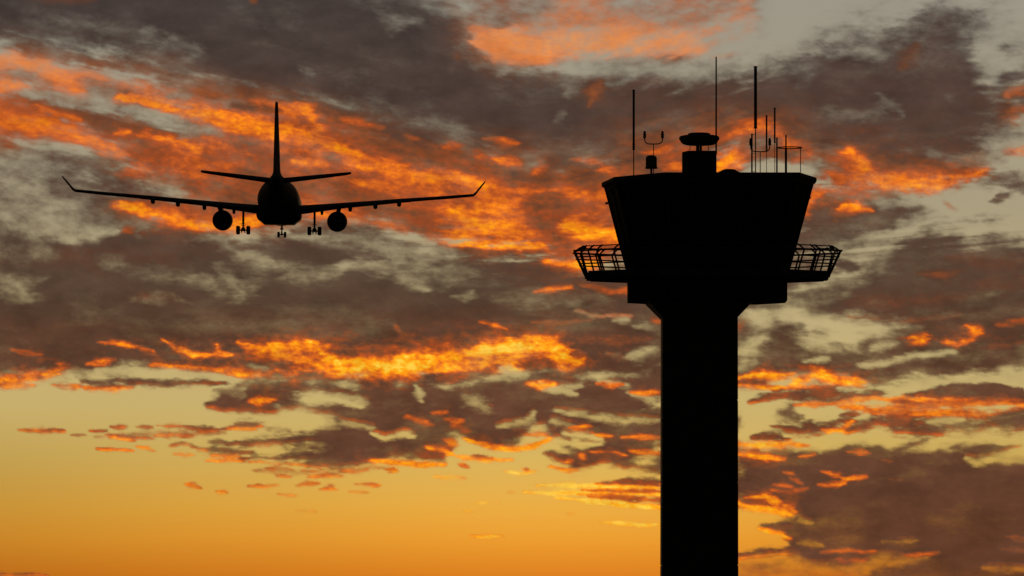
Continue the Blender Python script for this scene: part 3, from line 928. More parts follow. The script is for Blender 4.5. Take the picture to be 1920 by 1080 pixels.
build('shaft', bm, concrete, tower)
# door at the foot (below the picture)
bm = NB(); box(bm, (SX, -3.05, 1.1), (1.1, 0.1, 2.2)); dr = build('door', bm, steel, tower)
bm = NB(); box(bm, (SX + 0.4, -3.14, 1.05), (0.04, 0.08, 0.16)); build('handle', bm, alloy, dr)
# corbel
bm = NB()
loft(bm, [[(x, y, tz(597) + 0.003) for x, y in chsq(SX, 0, 2.925, 0.22)], [(x, y, tz(567)) for x, y in chsq(SX, 0, 4.1, 0.3)]])
build('corbel', bm, concrete, tower)
# equipment storey under the gallery
def octa(hx, hy, cx, cy):
    return [(-hx + cx, -hy), (hx - cx, -hy), (hx, -hy + cy), (hx, hy - cy), (hx - cx, hy), (-hx + cx, hy), (-hx, hy - cy), (-hx, -hy + cy)]
bo = octa(6.19, 4.5, 2.2, 2.5)
bo = [(x + lx(1325.5), y) for x, y in bo]
bm = NB(); prism(bm, bo, tz(566), tz(521)); build('equipment_storey', bm, cladding, tower)
bm = NB()
for i in range(8):
    a, b = Vector(bo[i]), Vector(bo[(i + 1) % 8]); d = b - a; nrm = Vector((d.y, -d.x)).normalized(); L = d.length
    k = max(1, int(L / 1.6))
    for j in range(1, k):
        p = a + d * j / k + nrm * 0.012
        box(bm, (p.x, p.y, tz(543)), (0.05, 0.05, 1.7), math.atan2(d.y, d.x))
        build('panel_joint', bm, steel, tower); bm = NB()
bm.free()

# gallery slab
go = [(x + lx(1326), y) for x, y in octa(9.42, 5.2, 5.2, 3.9)]
bm = NB(); prism(bm, go, tz(525), tz(513))
gi = [(x * 0.985 + 0.0, y * 0.985) for x, y in go]
prism(bm, [(x * 0.97, y * 0.97) for x, y in go], tz(526.4), tz(524.9))
gallery = build('gallery', bm, concrete, tower)
# kickplate
bm = NB()
for i in range(8):
    a, b = Vector(gi[i]), Vector(gi[(i + 1) % 8]); d = b - a; m_ = (a + b) / 2
    box(bm, (m_.x, m_.y, tz(511.2)), (d.length, 0.05, 0.14), math.atan2(d.y, d.x))
build('kickplate', bm, steel, gallery)

# railing: posts lean out, then their tips bend back over the gallery
zb, zm, zt = tz(517), tz(472.5), tz(462.5)
def rail_poly(off, base=go):
    """polygon offset outward by off"""
    n = len(base); out = []
    for i in range(n):
        p0, p1, p2 = Vector(base[i - 1]), Vector(base[i]), Vector(base[(i + 1) % n])
        d1 = (p1 - p0).normalized(); d2 = (p2 - p1).normalized()
        n1 = Vector((d1.y, -d1.x)); n2 = Vector((d2.y, -d2.x))
        k = (n1 + n2); k = k / k.dot(n1)
        out.append(p1 + k * off)
    return out
def lean(z): return 0.02 + (z - zb) / (zm - zb) * 0.93
post0 = None
def post_mesh():
    bm = NB()
    # local: origin at slab edge, +y outward
    tube(bm, [(0, 0.02, -0.14), (0, 0.95, zm - zb), (0, 0.60, zm - zb + 0.20), (0, 0.18, zt - zb)], 0.07, 8)
    box(bm, (0, 0.06, -0.05), (0.22, 0.12, 0.3))
    return bm
first = build('railing_post', post_mesh(), steel, gallery)
first_used = False
cnt = 0
P0 = rail_poly(0.0); 
for i in range(8):
    a, b = P0[i], P0[(i + 1) % 8]; d = b - a; L = d.length; nrm = Vector((d.y, -d.x)).normalized()
    ang = math.atan2(nrm.y, nrm.x) - math.pi / 2
    diag = abs(nrm.x) > 0.2 and abs(nrm.y) > 0.2
    n = max(1, round(L / (1.5 if diag else 2.0)))
    offs = [0.12] + [L * j / n for j in range(1, n)] + [L - 0.12] + ([L * (0.5 / n), L * (2.75 / n)] if diag else [])
    for s in offs:
        p = a + d * (s / L)
        o = first if not first_used else first.copy()
        if first_used: scene.collection.objects.link(o); o.parent = gallery
        first_used = True
        o.location = (p.x, p.y, zb); o.rotation_euler = (0, 0, ang); cnt += 1
for z, off, r in ((zm, 0.95, 0.075), (tz(484), lean(tz(484)) + 0.02, 0.055), (tz(496.5), lean(tz(496.5)) + 0.02, 0.055), (zt - 0.04, 0.28, 0.045)):
    pp = rail_poly(off); bm = NB()
    for i in range(8):
        a, b = pp[i], pp[(i + 1) % 8]; d = (b - a).normalized() * 0.10
        tube(bm, [(a.x - d.x, a.y - d.y, z), (b.x + d.x, b.y + d.y, z)], r, 8)
    build('rail', bm, steel, gallery)

# cab: glazed walls leaning out, mullions at the corners
RP = [(-8.33, 2.6), (-7.55, -3.0), (-3.7, -8.3), (6.75, -8.3), (8.33, -2.3), (8.35, 2.0), (7.5, 4.8), (3.7, 8.3), (-6.5, 8.3), (-8.2, 5.2)]
# y of roof corners follows the photograph's eave heights
near = -8.3
RP = [(-8.25, near + 11.2), (-7.42, near + 5.0), (-3.62, near), (6.8, near), (8.37, near + 5.6), (8.37, near + 8.4), (7.5, near + 12.6), (3.7, near + 16.0), (-6.0, near + 16.0), (-8.0, near + 13.4)]
zr = tz(323, near)                 # top of the roof edge
ztop = zr - 0.30; zbot = tz(518)
def scaled(poly, sx, sy, cx=0.0): return [(x * sx + cx, y * sy) for x, y in poly]
top = scaled(RP, 0.981, 0.98); bot = scaled(RP, 0.752, 0.46, lx(1324) * 0.3)
def lerp2(f): return [(a[0] + (b[0] - a[0]) * f, a[1] + (b[1] - a[1]) * f) for a, b in zip(bot, top)]
cab = None
f1 = 0.30; f2 = 0.94
H = ztop - zbot
bm = NB(); loft(bm, [[(x, y, zbot) for x, y in bot], [(x, y, zbot + H * f1) for x, y in lerp2(f1)]])
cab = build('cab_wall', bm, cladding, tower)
bm = NB(); loft(bm, [[(x, y, zbot + H * f2) for x, y in lerp2(f2)], [(x, y, ztop) for x, y in top]])
build('cab_header', bm, cladding, tower)
A = lerp2(f1); B = lerp2(f2); n = len(A)
for i in range(n):
    j = (i + 1) % n; bm = NB()
    def inset(p, c=0.985): return (p[0] * c, p[1] * c)
    q = [(*inset(A[i]), zbot + H * f1), (*inset(A[j]), zbot + H * f1), (*inset(B[j]), zbot + H * f2), (*inset(B[i]), zbot + H * f2)]
    q2 = [(x * 0.994, y * 0.994, z) for x, y, z in q]
    loft(bm, [q, q2])
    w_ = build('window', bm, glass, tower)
    # mullions of this facet
    L = (Vector(A[j]) - Vector(A[i])).length; k = max(1, round(L / 1.9)); bm = NB()
    for s in range(0, k + (0 if k > 1 else 0)):
        f = s / k
        pa = Vector(A[i]).lerp(Vector(A[j]), f); pb = Vector(B[i]).lerp(Vector(B[j]), f)
        tube(bm, [(pa.x * .99, pa.y * .99, zbot + H * f1 - 0.02), (pb.x * .99, pb.y * .99, zbot + H * f2 + 0.02)], 0.075 if s == 0 else 0.05, 6)
    build('mullion', bm, steel, w_)
# blinds inside the cab keep the low sun out
bm = NB(); loft(bm, [[(x * .95, y * .95, zbot + 0.1) for x, y in bot], [(x * .95, y * .95, ztop - 0.1) for x, y in top]])
build('blind', bm, cladding, tower)
# roof with its fascia
bm = NB(); prism(bm, RP, zr - 0.30, zr - 0.03); prism(bm, scaled(RP, 0.994, 0.994), zr - 0.031, zr)
roof = build('roof', bm, roofing, tower)
# small lamps on the cab sides
for u, v, s in ((1137.5, 381, -1), (1517, 371, 1)):
    bm = NB(); box(bm, (0, 0, 0), (0.22, 0.3, 0.16)); build('wall_lamp', bm, steel, tower, loc=(lx(u), -0.2 + (0.2 if s < 0 else 0), tz(v)))
# low rooflight hump
def rz(v, y): return CAM_Z + (1120 - v) / 11000.0 * y
bm = NB()
hc = lx(1361); prof = []
secs = []
for k in range(13):
    t = k / 12; y = -7.6 + 2.6 * t; 
    rr = math.sin(math.pi * (0.12 + 0.76 * t)) 
    secs.append([(hc + 0.98 * c_ * 1.02, y, zr - 0.1 + (rz(318.2, TY - 6.3) - zr + 0.1) * s_ * min(1, rr * 1.5)) for c_, s_ in ((-1.0, 0), (-.86, .42), (-.45, .9), (-.2, 1.0), (.2, 1.0), (.42, .92), (.8, .42), (1.05, 0.12), (1.1, 0))])
loft(bm, secs); build('rooflight', bm, roofing, roof, smooth=35)

# ---------------------------------------------------------------- things on the cab roof
ZR = zr
RY = TY - 4.6                                      # row where most masts stand
def rx(u, y=RY): return (u - 960) / 11000.0 * y
def rz(v, y=RY): return CAM_Z + (1120 - v) / 11000.0 * y
PX = RY / 11000.0                                  # metres per photo pixel there
GRP = 'aerials and masts on the tower cab roof'

def aerial(u, vtop, vjoin, wthick, wthin, label, collars=(), y=RY, name='antenna_mast'):
    k = y / 11000.0
    t = empty(name, (rx(u, y), y, ZR), label, 'antenna', GRP)
    zj = rz(vjoin, y) - ZR; ztp = rz(vtop, y) - ZR
    bm = NB(); tube(bm, [(0, 0, 0), (0, 0, zj + 0.02)], wthin * k / 2, 10); lathe(bm, [(0.14, 0.0), (0.14, 0.03)], n=12)
    build('pole', bm, steel, t, smooth=40)
    bm = NB(); tube(bm, [(0, 0, zj), (0, 0, ztp - 0.02), (0, 0, ztp)], [wthick * k / 2, wthick * k / 2, wthick * k / 2 * 0.7], 12)
    build('antenna_tube', bm, fibre, t, smooth=40)
    if collars:
        bm = NB()
        for v in collars:
            z = rz(v, y) - ZR; lathe(bm, [(wthick * k / 2 * 1.35, z - 0.03), (wthick * k / 2 * 1.35, z + 0.03)], n=12)
            build('collar', bm, steel, t, smooth=40); bm = NB()
        bm.free()
    return t

aerial(1188.2, 168, 281, 4.3, 2.0, 'whip aerial with a thick upper tube at the left end of the roof', (169.5, 270.5, 275.5, 280.5))
aerial(1416.6, 124, 241, 5.8, 2.0, 'thickest and tallest tube aerial, on a thin pole right of the radar', (125, 240))
aerial(1437.3, 216, 284, 3.2, 1.1, 'short tube aerial rising behind the right fork of lamps', (217,))
aerial(1452.6, 202, 268, 3.2, 1.1, 'slim tube aerial just left of the hoop frame, taller than its neighbours', (203, 267))

def fork(u, vu, label, heads_v, half, ybase=RY):
    k = ybase / 11000.0
    t = empty('lamp_fork', (rx(u, ybase), ybase, ZR), label, 'obstruction light', 'twin lamp forks on the cab roof')
    h = rz(vu, ybase) - ZR; hw = half * k; r = 0.27
    bm = NB(); tube(bm, [(0, 0, 0), (0, 0, h)], 1.6 * k / 2 * 1.0, 8); lathe(bm, [(0.12, 0.0), (0.12, 0.03)], n=12); build('pole', bm, steel, t, smooth=40)
    ztop_ = rz(heads_v[1], ybase) - ZR
    pts = [(-hw, 0, ztop_ + 0.02), (-hw, 0, h + r + 0.08)]
    for q in range(7):
        a = math.pi + (math.pi / 2) * q / 6; pts.append((-hw + r * 1.5 + r * 1.5 * math.cos(a), 0, h + r * 1.2 + r * 1.2 * math.sin(a)))
    for q in range(7):
        a = 1.5 * math.pi + (math.pi / 2) * q / 6; pts.append((hw - r * 1.5 + r * 1.5 * math.cos(a), 0, h + r * 1.2 + r * 1.2 * math.sin(a)))
    pts += [(hw, 0, h + r + 0.08), (hw, 0, ztop_ + 0.02)]
    bm = NB(); tube(bm, pts, 2.0 * k / 2, 10); build('fork_arm', bm, steel, t, smooth=40)
    hh = (heads_v[1] - heads_v[0]) * k
    for s in (-1, 1):
        bm = NB(); z = ztop_
        R0 = 2.7 * k
        lathe(bm, [(R0 * .6, 0), (R0, 0.06), (R0, hh * .55), (R0 * 1.45, hh * .55), (R0 * 1.45, hh * .55 + 0.03), (R0 * .85, hh * .55 + 0.03), (R0 * .85, hh - 0.04), (R0 * .6, hh)], n=16)
        build('lamp', bm, steel, t, smooth=40, loc=(s * hw, 0, z))
    return t
fork(1225.4, 270, 'forked pair of small lamps on a thin pole above the small dome', (245.8, 259.5), 16.7)
fork(1425.4, 284.3, 'forked pair of small lamps between the thick aerial and the hoop frame', (259, 272.8), 17.8)

# small radome
t = empty('small_radome', (rx(1221.2, RY - 1.2), RY - 1.2, ZR), 'small domed drum on a short pedestal under the left lamp fork', 'radome')
y_ = RY - 1.2; k = y_ / 11000.0
z0 = rz(316.2, y_) - ZR; z1 = rz(291, y_) - ZR; r_ = 10.5 * k
bm = NB(); tube(bm, [(0, 0, 0), (0, 0, z0 + 0.05)], 2.0 * k, 12); lathe(bm, [(0.16, 0), (0.16, 0.04)], n=16); build('pedestal', bm, steel, t, smooth=40)
bm = NB(); hh = z1 - z0
lathe(bm, [(r_ * 1.1, 0), (r_ * 1.12, 0.06), (r_ * 1.02, 0.14)], n=28); build('flange', bm, steel, t, smooth=40, loc=(0, 0, z0))
bm = NB(); lathe(bm, [(r_, 0.13), (r_, hh * .72), (r_ * .97, hh * .82), (r_ * .86, hh * .91), (r_ * .62, hh * .97), (r_ * .3, hh), (0.01, hh + 0.002)], n=28)
build('dome', bm, fibre, t, smooth=50, loc=(0, 0, z0))

# plant housing on the roof (part of the tower) and the radar on it
yh = RY + 0.4; k = yh / 11000.0
zh = rz(285, yh)
hx0, hx1 = rx(1279.5, yh), rx(1341.2, yh)
cxh = (hx0 + hx1) / 2; hw = (hx1 - hx0) / 2
bm = NB()
pl = [(cxh - CX + x, yh - TY + y) for x, y in [(-hw + .42, -1.35), (hw - 0.12, -1.35), (hw, -1.2), (hw, 1.2), (hw - .3, 1.35), (-hw + .1, 1.35), (-hw, 1.2), (-hw, 0.0)]]
prism(bm, pl, ZR - 0.002, zh)
hs = build('plant_housing', bm, cladding, roof)
bm = NB(); box(bm, (cxh - CX - 0.2, yh - TY - 1.39, ZR + 0.8), (0.8, 0.04, 1.3)); hd = build('hatch', bm, steel, hs)

yr = RY + 0.3; k = yr / 11000.0
t = empty('radar_scanner', (rx(1311, yr), yr, zh), 'flat round radar scanner drum standing on the roof housing', 'radar')
def dz(v): return rz(v, yr) - zh
bm = NB(); tube(bm, [(-0.12, 0, 0), (-0.12, 0, dz(272))], 3.1 * k, 12); tube(bm, [(0.12, 0.06, 0), (0.12, 0.06, dz(272))], 2.4 * k, 12)
build('pedestal', bm, steel, t, smooth=40)
bm = NB()
pf = [(8, 273), (24, 272.2), (30, 270.5), (34, 267.5), (35.5, 264.2), (37.2, 262.5), (38, 260), (37.6, 257.5), (36, 255.4), (30, 254), (21, 253.2)]
lathe(bm, [(a * k, dz(v)) for a, v in pf], n=40); build('scanner_drum', bm, fibre, t, smooth=45)
bm = NB(); lathe(bm, [(21.2 * k, dz(253.6)), (21 * k, dz(250.6)), (17 * k, dz(249.4)), (10 * k, dz(248.9)), (.5 * k, dz(248.8))], n=40)
build('top_cover', bm, fibre, t, smooth=45)
for s in (-1, 1):
    bm = NB(); x0 = s * 17 * k - 0.0
    tube(bm, [(x0, 0, dz(272)), (x0 + s * 0.0, 0, dz(277)), (x0 + (0.02 if s > 0 else -.01), 0, dz(280)), (x0 + (0.09 if s > 0 else -0.06), 0, -0.01)], 0.6 * k, 6)
    build('cable', bm, rubber, t, smooth=40)

# whip clamped to the housing
yw = yh - 1.0; k = yw / 11000.0
t = empty('whip_antenna', (rx(1342.8, yw), yw, ZR), 'tallest thin whip aerial, clamped to the right side of the roof housing', 'antenna', GRP)
bm = NB(); tube(bm, [(0, 0, rz(290, yw) - ZR), (0, 0, rz(200, yw) - ZR), (0, 0, rz(106.5, yw) - ZR)], [1.6 * k, 1.5 * k, 1.3 * k], 10); build('antenna_tube', bm, fibre, t, smooth=40)
bm = NB(); tube(bm, [(0.0, 0, 0), (0.0, 0, rz(289, yw) - ZR)], 0.7 * k, 8); build('pole', bm, steel, t, smooth=40)
for v in (289, 296): bm = NB(); box(bm, (-0.05, 0, rz(v, yw) - ZR), (0.16, 0.1, 0.05)); build('clamp', bm, steel, t)

# bracket pole beside the thick aerial
t = empty('bracket_pole', (rx(1409.8), RY, ZR), 'plain pole with three small brackets, left of the thick aerial', 'pole', 'plain poles on the cab roof')
bm = NB(); tube(bm, [(0, 0, 0), (0, 0, rz(251, RY) - ZR)], 1.5 * PX, 10); lathe(bm, [(1.8 * PX, rz(252.5) - ZR), (1.8 * PX, rz(251) - ZR + 0.005)], n=12); build('pole', bm, steel, t, smooth=40)
bm = NB()
for v in (252.5, 287.5, 322):
    z = max(rz(v) - ZR, 0.05); box(bm, (3.2 * PX, 0, z), (5.0 * PX, 0.03, 0.035))
    build('bracket', bm, steel, t); bm = NB()
bm.free()

# hoop frame: three posts carrying a level ring
t = empty('hoop_frame', (rx(1480.5), RY, ZR), 'level hoop held up by two thick posts and a thin one at the right end', 'antenna frame')
ringr = 22.6 * PX; zc = rz(277) - ZR
bm = NB()
NR = 48
cs = [(ringr * math.cos(2 * math.pi * q / NR), ringr * math.sin(2 * math.pi * q / NR), zc) for q in range(NR)]
prev = None; rr_ = 0.9 * PX; rings = []
for q in range(NR):
    a = 2 * math.pi * q / NR
    rings.append([bm.verts.new(((ringr + rr_ * math.cos(b)) * math.cos(a), (ringr + rr_ * math.cos(b)) * math.sin(a), zc + rr_ * 1.1 * math.sin(b))) for b in [2 * math.pi * s / 8 for s in range(8)]])
for q in range(NR):
    for s in range(8):
        bm.faces.new((rings[q][s], rings[q][(s + 1) % 8], rings[(q + 1) % NR][(s + 1) % 8], rings[(q + 1) % NR][s]))
build('hoop', bm, steel, t, smooth=True)
for u, vt, r1, yy in ((1456.7, 258, 1.5, 0.0), (1472.6, 255, 1.5, -0.93), (1500.6, 278, 0.75, -0.35)):
    bm = NB(); x = rx(u) - rx(1480.5)
    if abs(u - 1472.6) < 1:
        tube(bm, [(x, yy, 0), (x, yy, rz(279) - ZR), (x, yy, rz(278.9) - ZR), (x, yy, rz(vt) - ZR)], [2.2 * PX, 2.2 * PX, 1.4 * PX, 1.4 * PX], 10)
    else:
        tube(bm, [(x, yy, 0), (x, yy, rz(vt) - ZR)], r1 * PX, 10)
    build('post', bm, steel, t, smooth=40)
bm = NB(); box(bm, (22.3 * PX, 0, zc), (1.6 * PX, 0.1, 2.6 * PX)); build('clamp', bm, steel, t)

# ================================================================ airliner
AYD = 11000.0 / 13.65
acx = (523.8 - 960) / 13.65; acz = CAM_Z + (1120 - 378) / 13.65
jet = empty('airliner', (acx, AYD, acz), 'twin engined airliner flying away on its approach with wheels down', 'airplane')
# nose up 2.2 degrees, heading slightly left, right wing a little low
jet.rotation_mode = 'XYZ'
jet.rotation_euler = (R(2.15), R(0.58), R(1.40))

def circle(cx, y, cz, rx_, rz_, n=32, flat=0.0):
    out = []
    for k in range(n):
        a = 2 * math.pi * k / n
        out.append((cx + rx_ * math.cos(a), y, cz + rz_ * math.sin(a)))
    return out
bm = NB()
F = [(31.0, -0.75, 0.05, 0.05), (30.7, -0.70, 0.55, 0.55), (30.0, -0.6, 1.05, 1.05), (28.6, -0.42, 1.65, 1.62), (26.6, -0.22, 2.25, 2.22),
     (24.0, -0.08, 2.65, 2.62), (21.0, 0, 2.82, 2.82), (0, 0, 2.84, 2.82), (-10.5, 0, 2.82, 2.82), (-14.5, 0.15, 2.58, 2.66), (-18.5, 0.52, 2.08, 2.34),
     (-22.5, 1.0, 1.55, 1.95), (-26.0, 1.42, 1.1, 1.55), (-29.0, 1.75, 0.9, 0.98), (-31.3, 1.95, 0.48, 0.55), (-32.2, 2.0, 0.22, 0.25)]
loft(bm, [circle(0, y, z, a, b) for y, z, a, b in F])
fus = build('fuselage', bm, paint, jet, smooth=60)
bm = NB()   # cockpit windows
for s in (-1, 1):
    for q in range(3):
        a = R(28 + q * 20); y = 28.9 - q * 0.45; 
        c = Vector((s * math.sin(a) * 1.42, y, 0.35 + 0.55 * math.cos(a)))
        box(bm, c, (0.5, 0.35, 0.42), -s * a)
        build('cockpit_window', bm, glass, fus); bm = NB()
bm.free()
# belly fairing
bm = NB()
def belly(y, k, d=0.0):
    pts = [(-3.05, -1.3), (-3.08, -2.0), (-2.95, -2.42), (-2.05, -3.12), (2.05, -3.12), (2.95, -2.42), (3.08, -2.0), (3.05, -1.3), (1.5, -0.9), (-1.5, -0.9)]
    return [(x * (0.55 + 0.45 * k), y, -1.2 + (z + 1.2) * k) for x, z in pts]
loft(bm, [belly(9.5, 0.45), belly(7.0, 0.85), belly(4.5, 1.0), belly(-4.5, 1.0), belly(-7.0, 0.8), belly(-10, 0.4)])
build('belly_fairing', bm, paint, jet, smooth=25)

def foil(x, yle, ch, zc, th, n=10, droop=0.0):
    """closed airfoil loop at span x; zc = z of the chord line"""
    up, lo = [], []
    for k in range(n + 1):
        t = 0.5 - 0.5 * math.cos(math.pi * k / n)
        yt = 5 * th * (0.2969 * math.sqrt(t) - 0.126 * t - 0.3516 * t * t + 0.2843 * t ** 3 - 0.1015 * t ** 4)
        cam_ = 0.02 * math.sin(math.pi * t)
        up.append((x, yle - t * ch, zc + ch * (yt * 1.05 + cam_)))
        lo.append((x, yle - t * ch, zc + ch * (-yt * 0.95 + cam_)))
    return up + lo[-2:0:-1]

WT = [  # span, leading edge y, chord, z seen top, thickness ratio
    (1.5, 7.6, 11.2, -0.62, 0.115), (2.8, 6.9, 10.6, -0.55, 0.115), (6.0, 4.9, 8.8, -0.33, 0.11), (9.3, 2.8, 7.0, -0.08, 0.105),
    (13.6, 0.2, 5.9, 0.26, 0.108), (17.0, -1.9, 5.1, 0.55, 0.108), (20.5, -4.1, 4.2, 0.80, 0.11), (23.7, -6.1, 3.4, 1.05, 0.13), (27.0, -8.2, 2.6, 1.32, 0.145)]
V_ = 0.030
def wz(x):
    """z of the chord line and trailing edge y, chord, thickness at span x"""
    for a, b in zip(WT, WT[1:]):
        if a[0] <= x <= b[0]:
            f = (x - a[0]) / (b[0] - a[0]); yl, ch, zt_, th = [a[i] + (b[i] - a[i]) * f for i in range(1, 5)]
            return zt_ + (yl - ch * .35) * V_ - ch * th * 0.62, yl, ch, th
for s, sc_ in ((-1, 1.006), (1, 0.966)):
    bm = NB(); secs = []
    for st_ in WT:
        z, yl, ch, th = wz(st_[0]); secs.append(foil(s * st_[0] * sc_, yl, ch, z, th))
    # winglet curves up from the tip
    z, yl, ch, th = wz(27.0)
    for x, dy, c, dzz, th_ in ((27.4, -0.35, 2.35, 0.04, .16), (27.75, -0.7, 2.1, 0.30, .22), (28.4, -1.7, 1.45, 1.12, .27), (29.05, -2.6, 0.9, 1.90, .30)):
        secs.append([(px + (0.0), py, pz) for px, py, pz in foil(s * x * sc_, yl + dy, c, z + dzz, th_)])
    loft(bm, secs)
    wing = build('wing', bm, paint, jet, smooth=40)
    # flaps, lowered for landing
    for xa, xb, drop in ((3.0, 9.1, 0.62), (9.4, 18.6, 0.36)):
        bm = NB(); secs = []
        for q in range(5):
            x = xa + (xb - xa) * q / 4; z, yl, ch, th = wz(x)
            te = yl - ch; c = min(ch * 0.24, 1.9); dr_ = drop * (1.0 - 0.30 * q / 4)
            top_z = z + 0.02
            secs.append([(s * x * sc_, te + c * 0.75, top_z - 0.02), (s * x * sc_, te + c * 0.35, top_z + 0.03), (s * x * sc_, te - c * 0.35, top_z - dr_ * 0.7),
                         (s * x * sc_, te - c * 0.42, top_z - dr_), (s * x * sc_, te + c * 0.2, top_z - 0.32), (s * x * sc_, te + c * 0.7, top_z - 0.22)])
        loft(bm, secs); build('flap', bm, paint, wing, smooth=30)
    # flap track fairings
    for x, zbt, w_ in ((6.1, -1.78, 0.42), (10.1, -1.27, 0.54), (13.65, -0.86, 0.60), (17.0, -0.50, 0.60)):
        z, yl, ch, th = wz(x); te = yl - ch
        bm = NB(); secs = []
        zb_ = zbt + (te) * V_
        for q in range(9):
            t = q / 8; y = te + 2.2 - 3.6 * t; e_ = math.sin(math.pi * (0.06 + 0.88 * t)) ** 0.6
            zt_ = z + 0.1 - 0.25 * t; h_ = (zt_ - zb_) * e_
            secs.append([(s * x * sc_ + w_ / 2 * e_ * cx_, y, zt_ - h_ + h_ * zz) for cx_, zz in ((-1, 1), (-1, .35), (-.8, .1), (-.35, 0), (.35, 0), (.8, .1), (1, .35), (1, 1))])
        loft(bm, secs); build('flap_track_fairing', bm, paint, wing, smooth=40)
    # engine and pylon
    ex = 7.93 * s * (1.0); ez = -2.50
    en = empty_ = None
    bm = NB()
    lathe(bm, [(1.02, 8.2), (1.22, 8.35), (1.33, 8.2), (1.40, 7.3), (1.41, 5.8), (1.36, 4.2), (1.22, 2.7), (1.10, 2.2), (1.02, 2.25), (1.0, 3.0), (0.98, 7.6)], (ex, 0, ez), 36, 'Y')
    eng = build('engine', bm, paint, jet, smooth=50)
    bm = NB(); lathe(bm, [(0.02, 7.9), (0.25, 7.6), (0.4, 7.3), (1.02, 7.28), (1.02, 7.1), (0.7, 7.0), (0.7, 3.2)], (ex, 0, ez), 30, 'Y'); build('fan', bm, alloy, eng, smooth=40)
    bm = NB(); lathe(bm, [(0.98, 3.4), (0.86, 2.2), (0.62, 1.1), (0.55, 1.0), (0.42, 1.05), (0.32, 0.7), (0.12, 0.0), (0.03, -0.15)], (ex, 0, ez), 30, 'Y'); build('exhaust', bm, alloy, eng, smooth=40)
    bm = NB(); z, yl, ch, th = wz(8.3)
    loft(bm, [[(ex + s * 0.10 - .3, 6.6, ez + 1.25), (ex + s * 0.10 + .3, 6.6, ez + 1.25), (ex + s * 0.10 + .3, 2.0, ez + 0.95), (ex + s * 0.10 - .3, 2.0, ez + 0.95)],
              [(ex + s * 0.32 - .32, 4.4, z + 0.25), (ex + s * 0.32 + .32, 4.4, z + 0.25), (ex + s * 0.32 + .32, -0.5, z - 0.05), (ex + s * 0.32 - .32, -0.5, z - 0.05)]])
    build('pylon', bm, paint, eng)
    # tailplane
    bm = NB(); secs = []
    for x, yl_, c, zz in ((0.6, -22.3, 5.8, 1.95), (1.6, -23.0, 5.2, 2.06), (5.5, -25.6, 3.7, 2.48), (9.2, -28.0, 2.3, 2.88), (9.75, -28.6, 1.9, 2.95), (9.95, -29.2, 1.2, 2.98)):
        secs.append(foil(s * x, yl_, c, zz, 0.12 + 0.006 * x))
    loft(bm, secs); build('tailplane', bm, paint, jet, smooth=40)
    # main gear
    gx = 4.88 * s; gy = -2.2; gb = -4.60
    gear = None; bm = NB()
    tube(bm, [(gx, gy, -1.3), (gx, gy, -3.15)], 0.155, 14); tube(bm, [(gx, gy, -3.1), (gx, gy, -3.95)], 0.12, 14)
    gear = build('main_gear', bm, alloy, jet, smooth=40)
    bm = NB(); box(bm, (gx, gy - 0.1, -3.18), (0.74, 0.25, 0.06)); box(bm, (gx, gy - 0.1, -3.42), (0.54, 0.25, 0.06)); tube(bm, [(gx, gy - .35, -3.2), (gx, gy - .5, -3.5), (gx, gy - .2, -3.75)], 0.09, 8)
    build('torque_link', bm, alloy, gear)
    bm = NB(); zc_ = gb + 0.57
    lathe(bm, [(0.2, zc_ - 0.16), (0.29, zc_ - 0.05), (0.30, zc_ + 0.16), (0.2, zc_ + 0.38)], (gx, gy, 0), 14); tube(bm, [(gx, gy - 1.0, zc_), (gx, gy + 1.0, zc_)], 0.13, 10)
    for q in (-1, 1):
        tube(bm, [(gx - 0.68, gy + q * 0.95, zc_), (gx + 0.68, gy + q * 0.95, zc_)], 0.085, 10)
        for p in (-1, 1): lathe(bm, [(0.07, zc_ - 0.34), (0.08, zc_ - 0.24), (0.03, zc_ - 0.08)], (gx + p * 0.22, gy + q * 0.9, 0), 8)
    build('bogie', bm, alloy, gear, smooth=40)
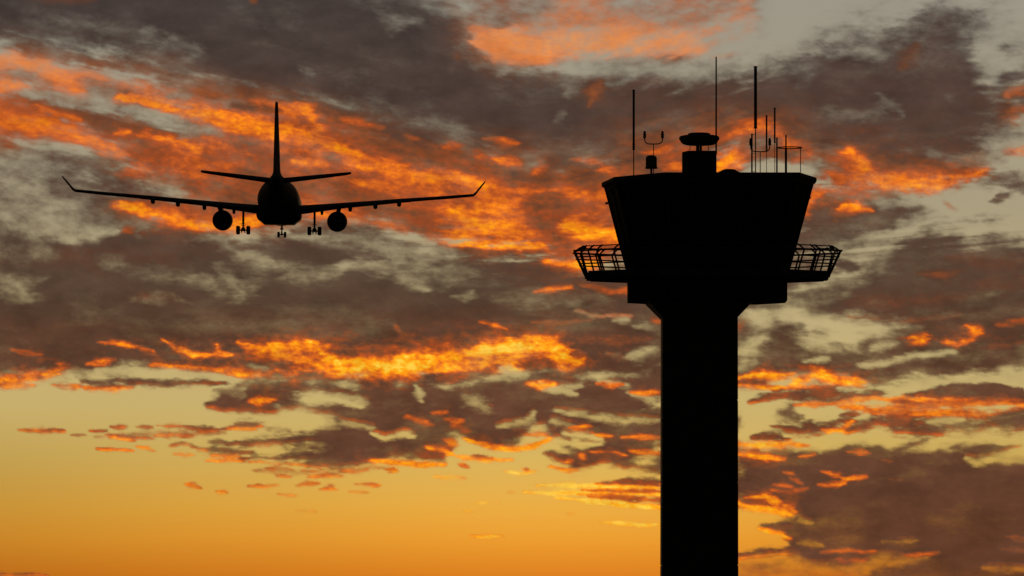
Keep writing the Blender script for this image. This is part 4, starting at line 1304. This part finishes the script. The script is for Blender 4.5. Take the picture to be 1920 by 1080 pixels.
    for q in (-1, 1):
        for p in (-1, 1):
            bm = NB(); wc = (gx + p * 0.70, gy + q * 0.95, zc_)
            lathe(bm, [(0.30, -0.24), (0.42, -0.26), (0.53, -0.22), (0.575, -0.12), (0.58, 0.12), (0.53, 0.22), (0.42, 0.26), (0.30, 0.24)], wc, 28, 'X')
            build('wheel', bm, rubber, gear, smooth=40)
# fin with dorsal fillet
bm = NB()
def vfoil(z, yle, ch, half):
    out = []
    prof = [(0, 0), (.08, .62), (.25, .95), (.4, 1.0), (.6, .86), (.82, .45), (1, .06)]
    for t, h in prof: out.append((half * h, yle - t * ch, z))
    for t, h in prof[-2:0:-1]: out.append((-half * h, yle - t * ch, z))
    return out
loft(bm, [vfoil(1.8, -17.6, 11.6, 1.05), vfoil(2.55, -18.6, 10.4, 0.82), vfoil(3.05, -19.8, 9.2, 0.55), vfoil(3.4, -20.6, 8.5, 0.48), vfoil(8.0, -25.3, 5.7, 0.34), vfoil(11.8, -29.2, 3.5, 0.22), vfoil(12.12, -29.7, 2.9, 0.19), vfoil(12.2, -30.2, 2.2, 0.12)])
build('fin', bm, paint, jet, smooth=35)
# nose gear
bm = NB(); ny = 24.5; nb = -4.36
tube(bm, [(0, ny, -2.5), (0, ny, -3.25)], 0.13, 12); tube(bm, [(0, ny, -3.2), (0, ny, nb + 0.42)], 0.09, 12)
ng = build('nose_gear', bm, alloy, jet, smooth=40)
bm = NB(); box(bm, (0, ny - 0.1, -3.14), (0.48, 0.14, 0.2)); box(bm, (0, ny, -2.92), (0.36, 0.5, 0.06)); build('taxi_light', bm, alloy, ng)
bm = NB(); tube(bm, [(-0.42, ny, nb + 0.42), (0.42, ny, nb + 0.42)], 0.09, 10); lathe(bm, [(0.09, nb + .35), (0.17, nb + 0.42), (0.1, nb + 0.8)], (0, ny, 0), 12); build('axle', bm, alloy, ng, smooth=40)
for p in (-1, 1):
    bm = NB(); lathe(bm, [(0.2, -0.16), (0.33, -0.18), (0.40, -0.13), (0.42, 0), (0.40, 0.13), (0.33, 0.18), (0.2, 0.16)], (p * 0.46, ny, nb + 0.42), 24, 'X'); build('wheel', bm, rubber, ng, smooth=40)
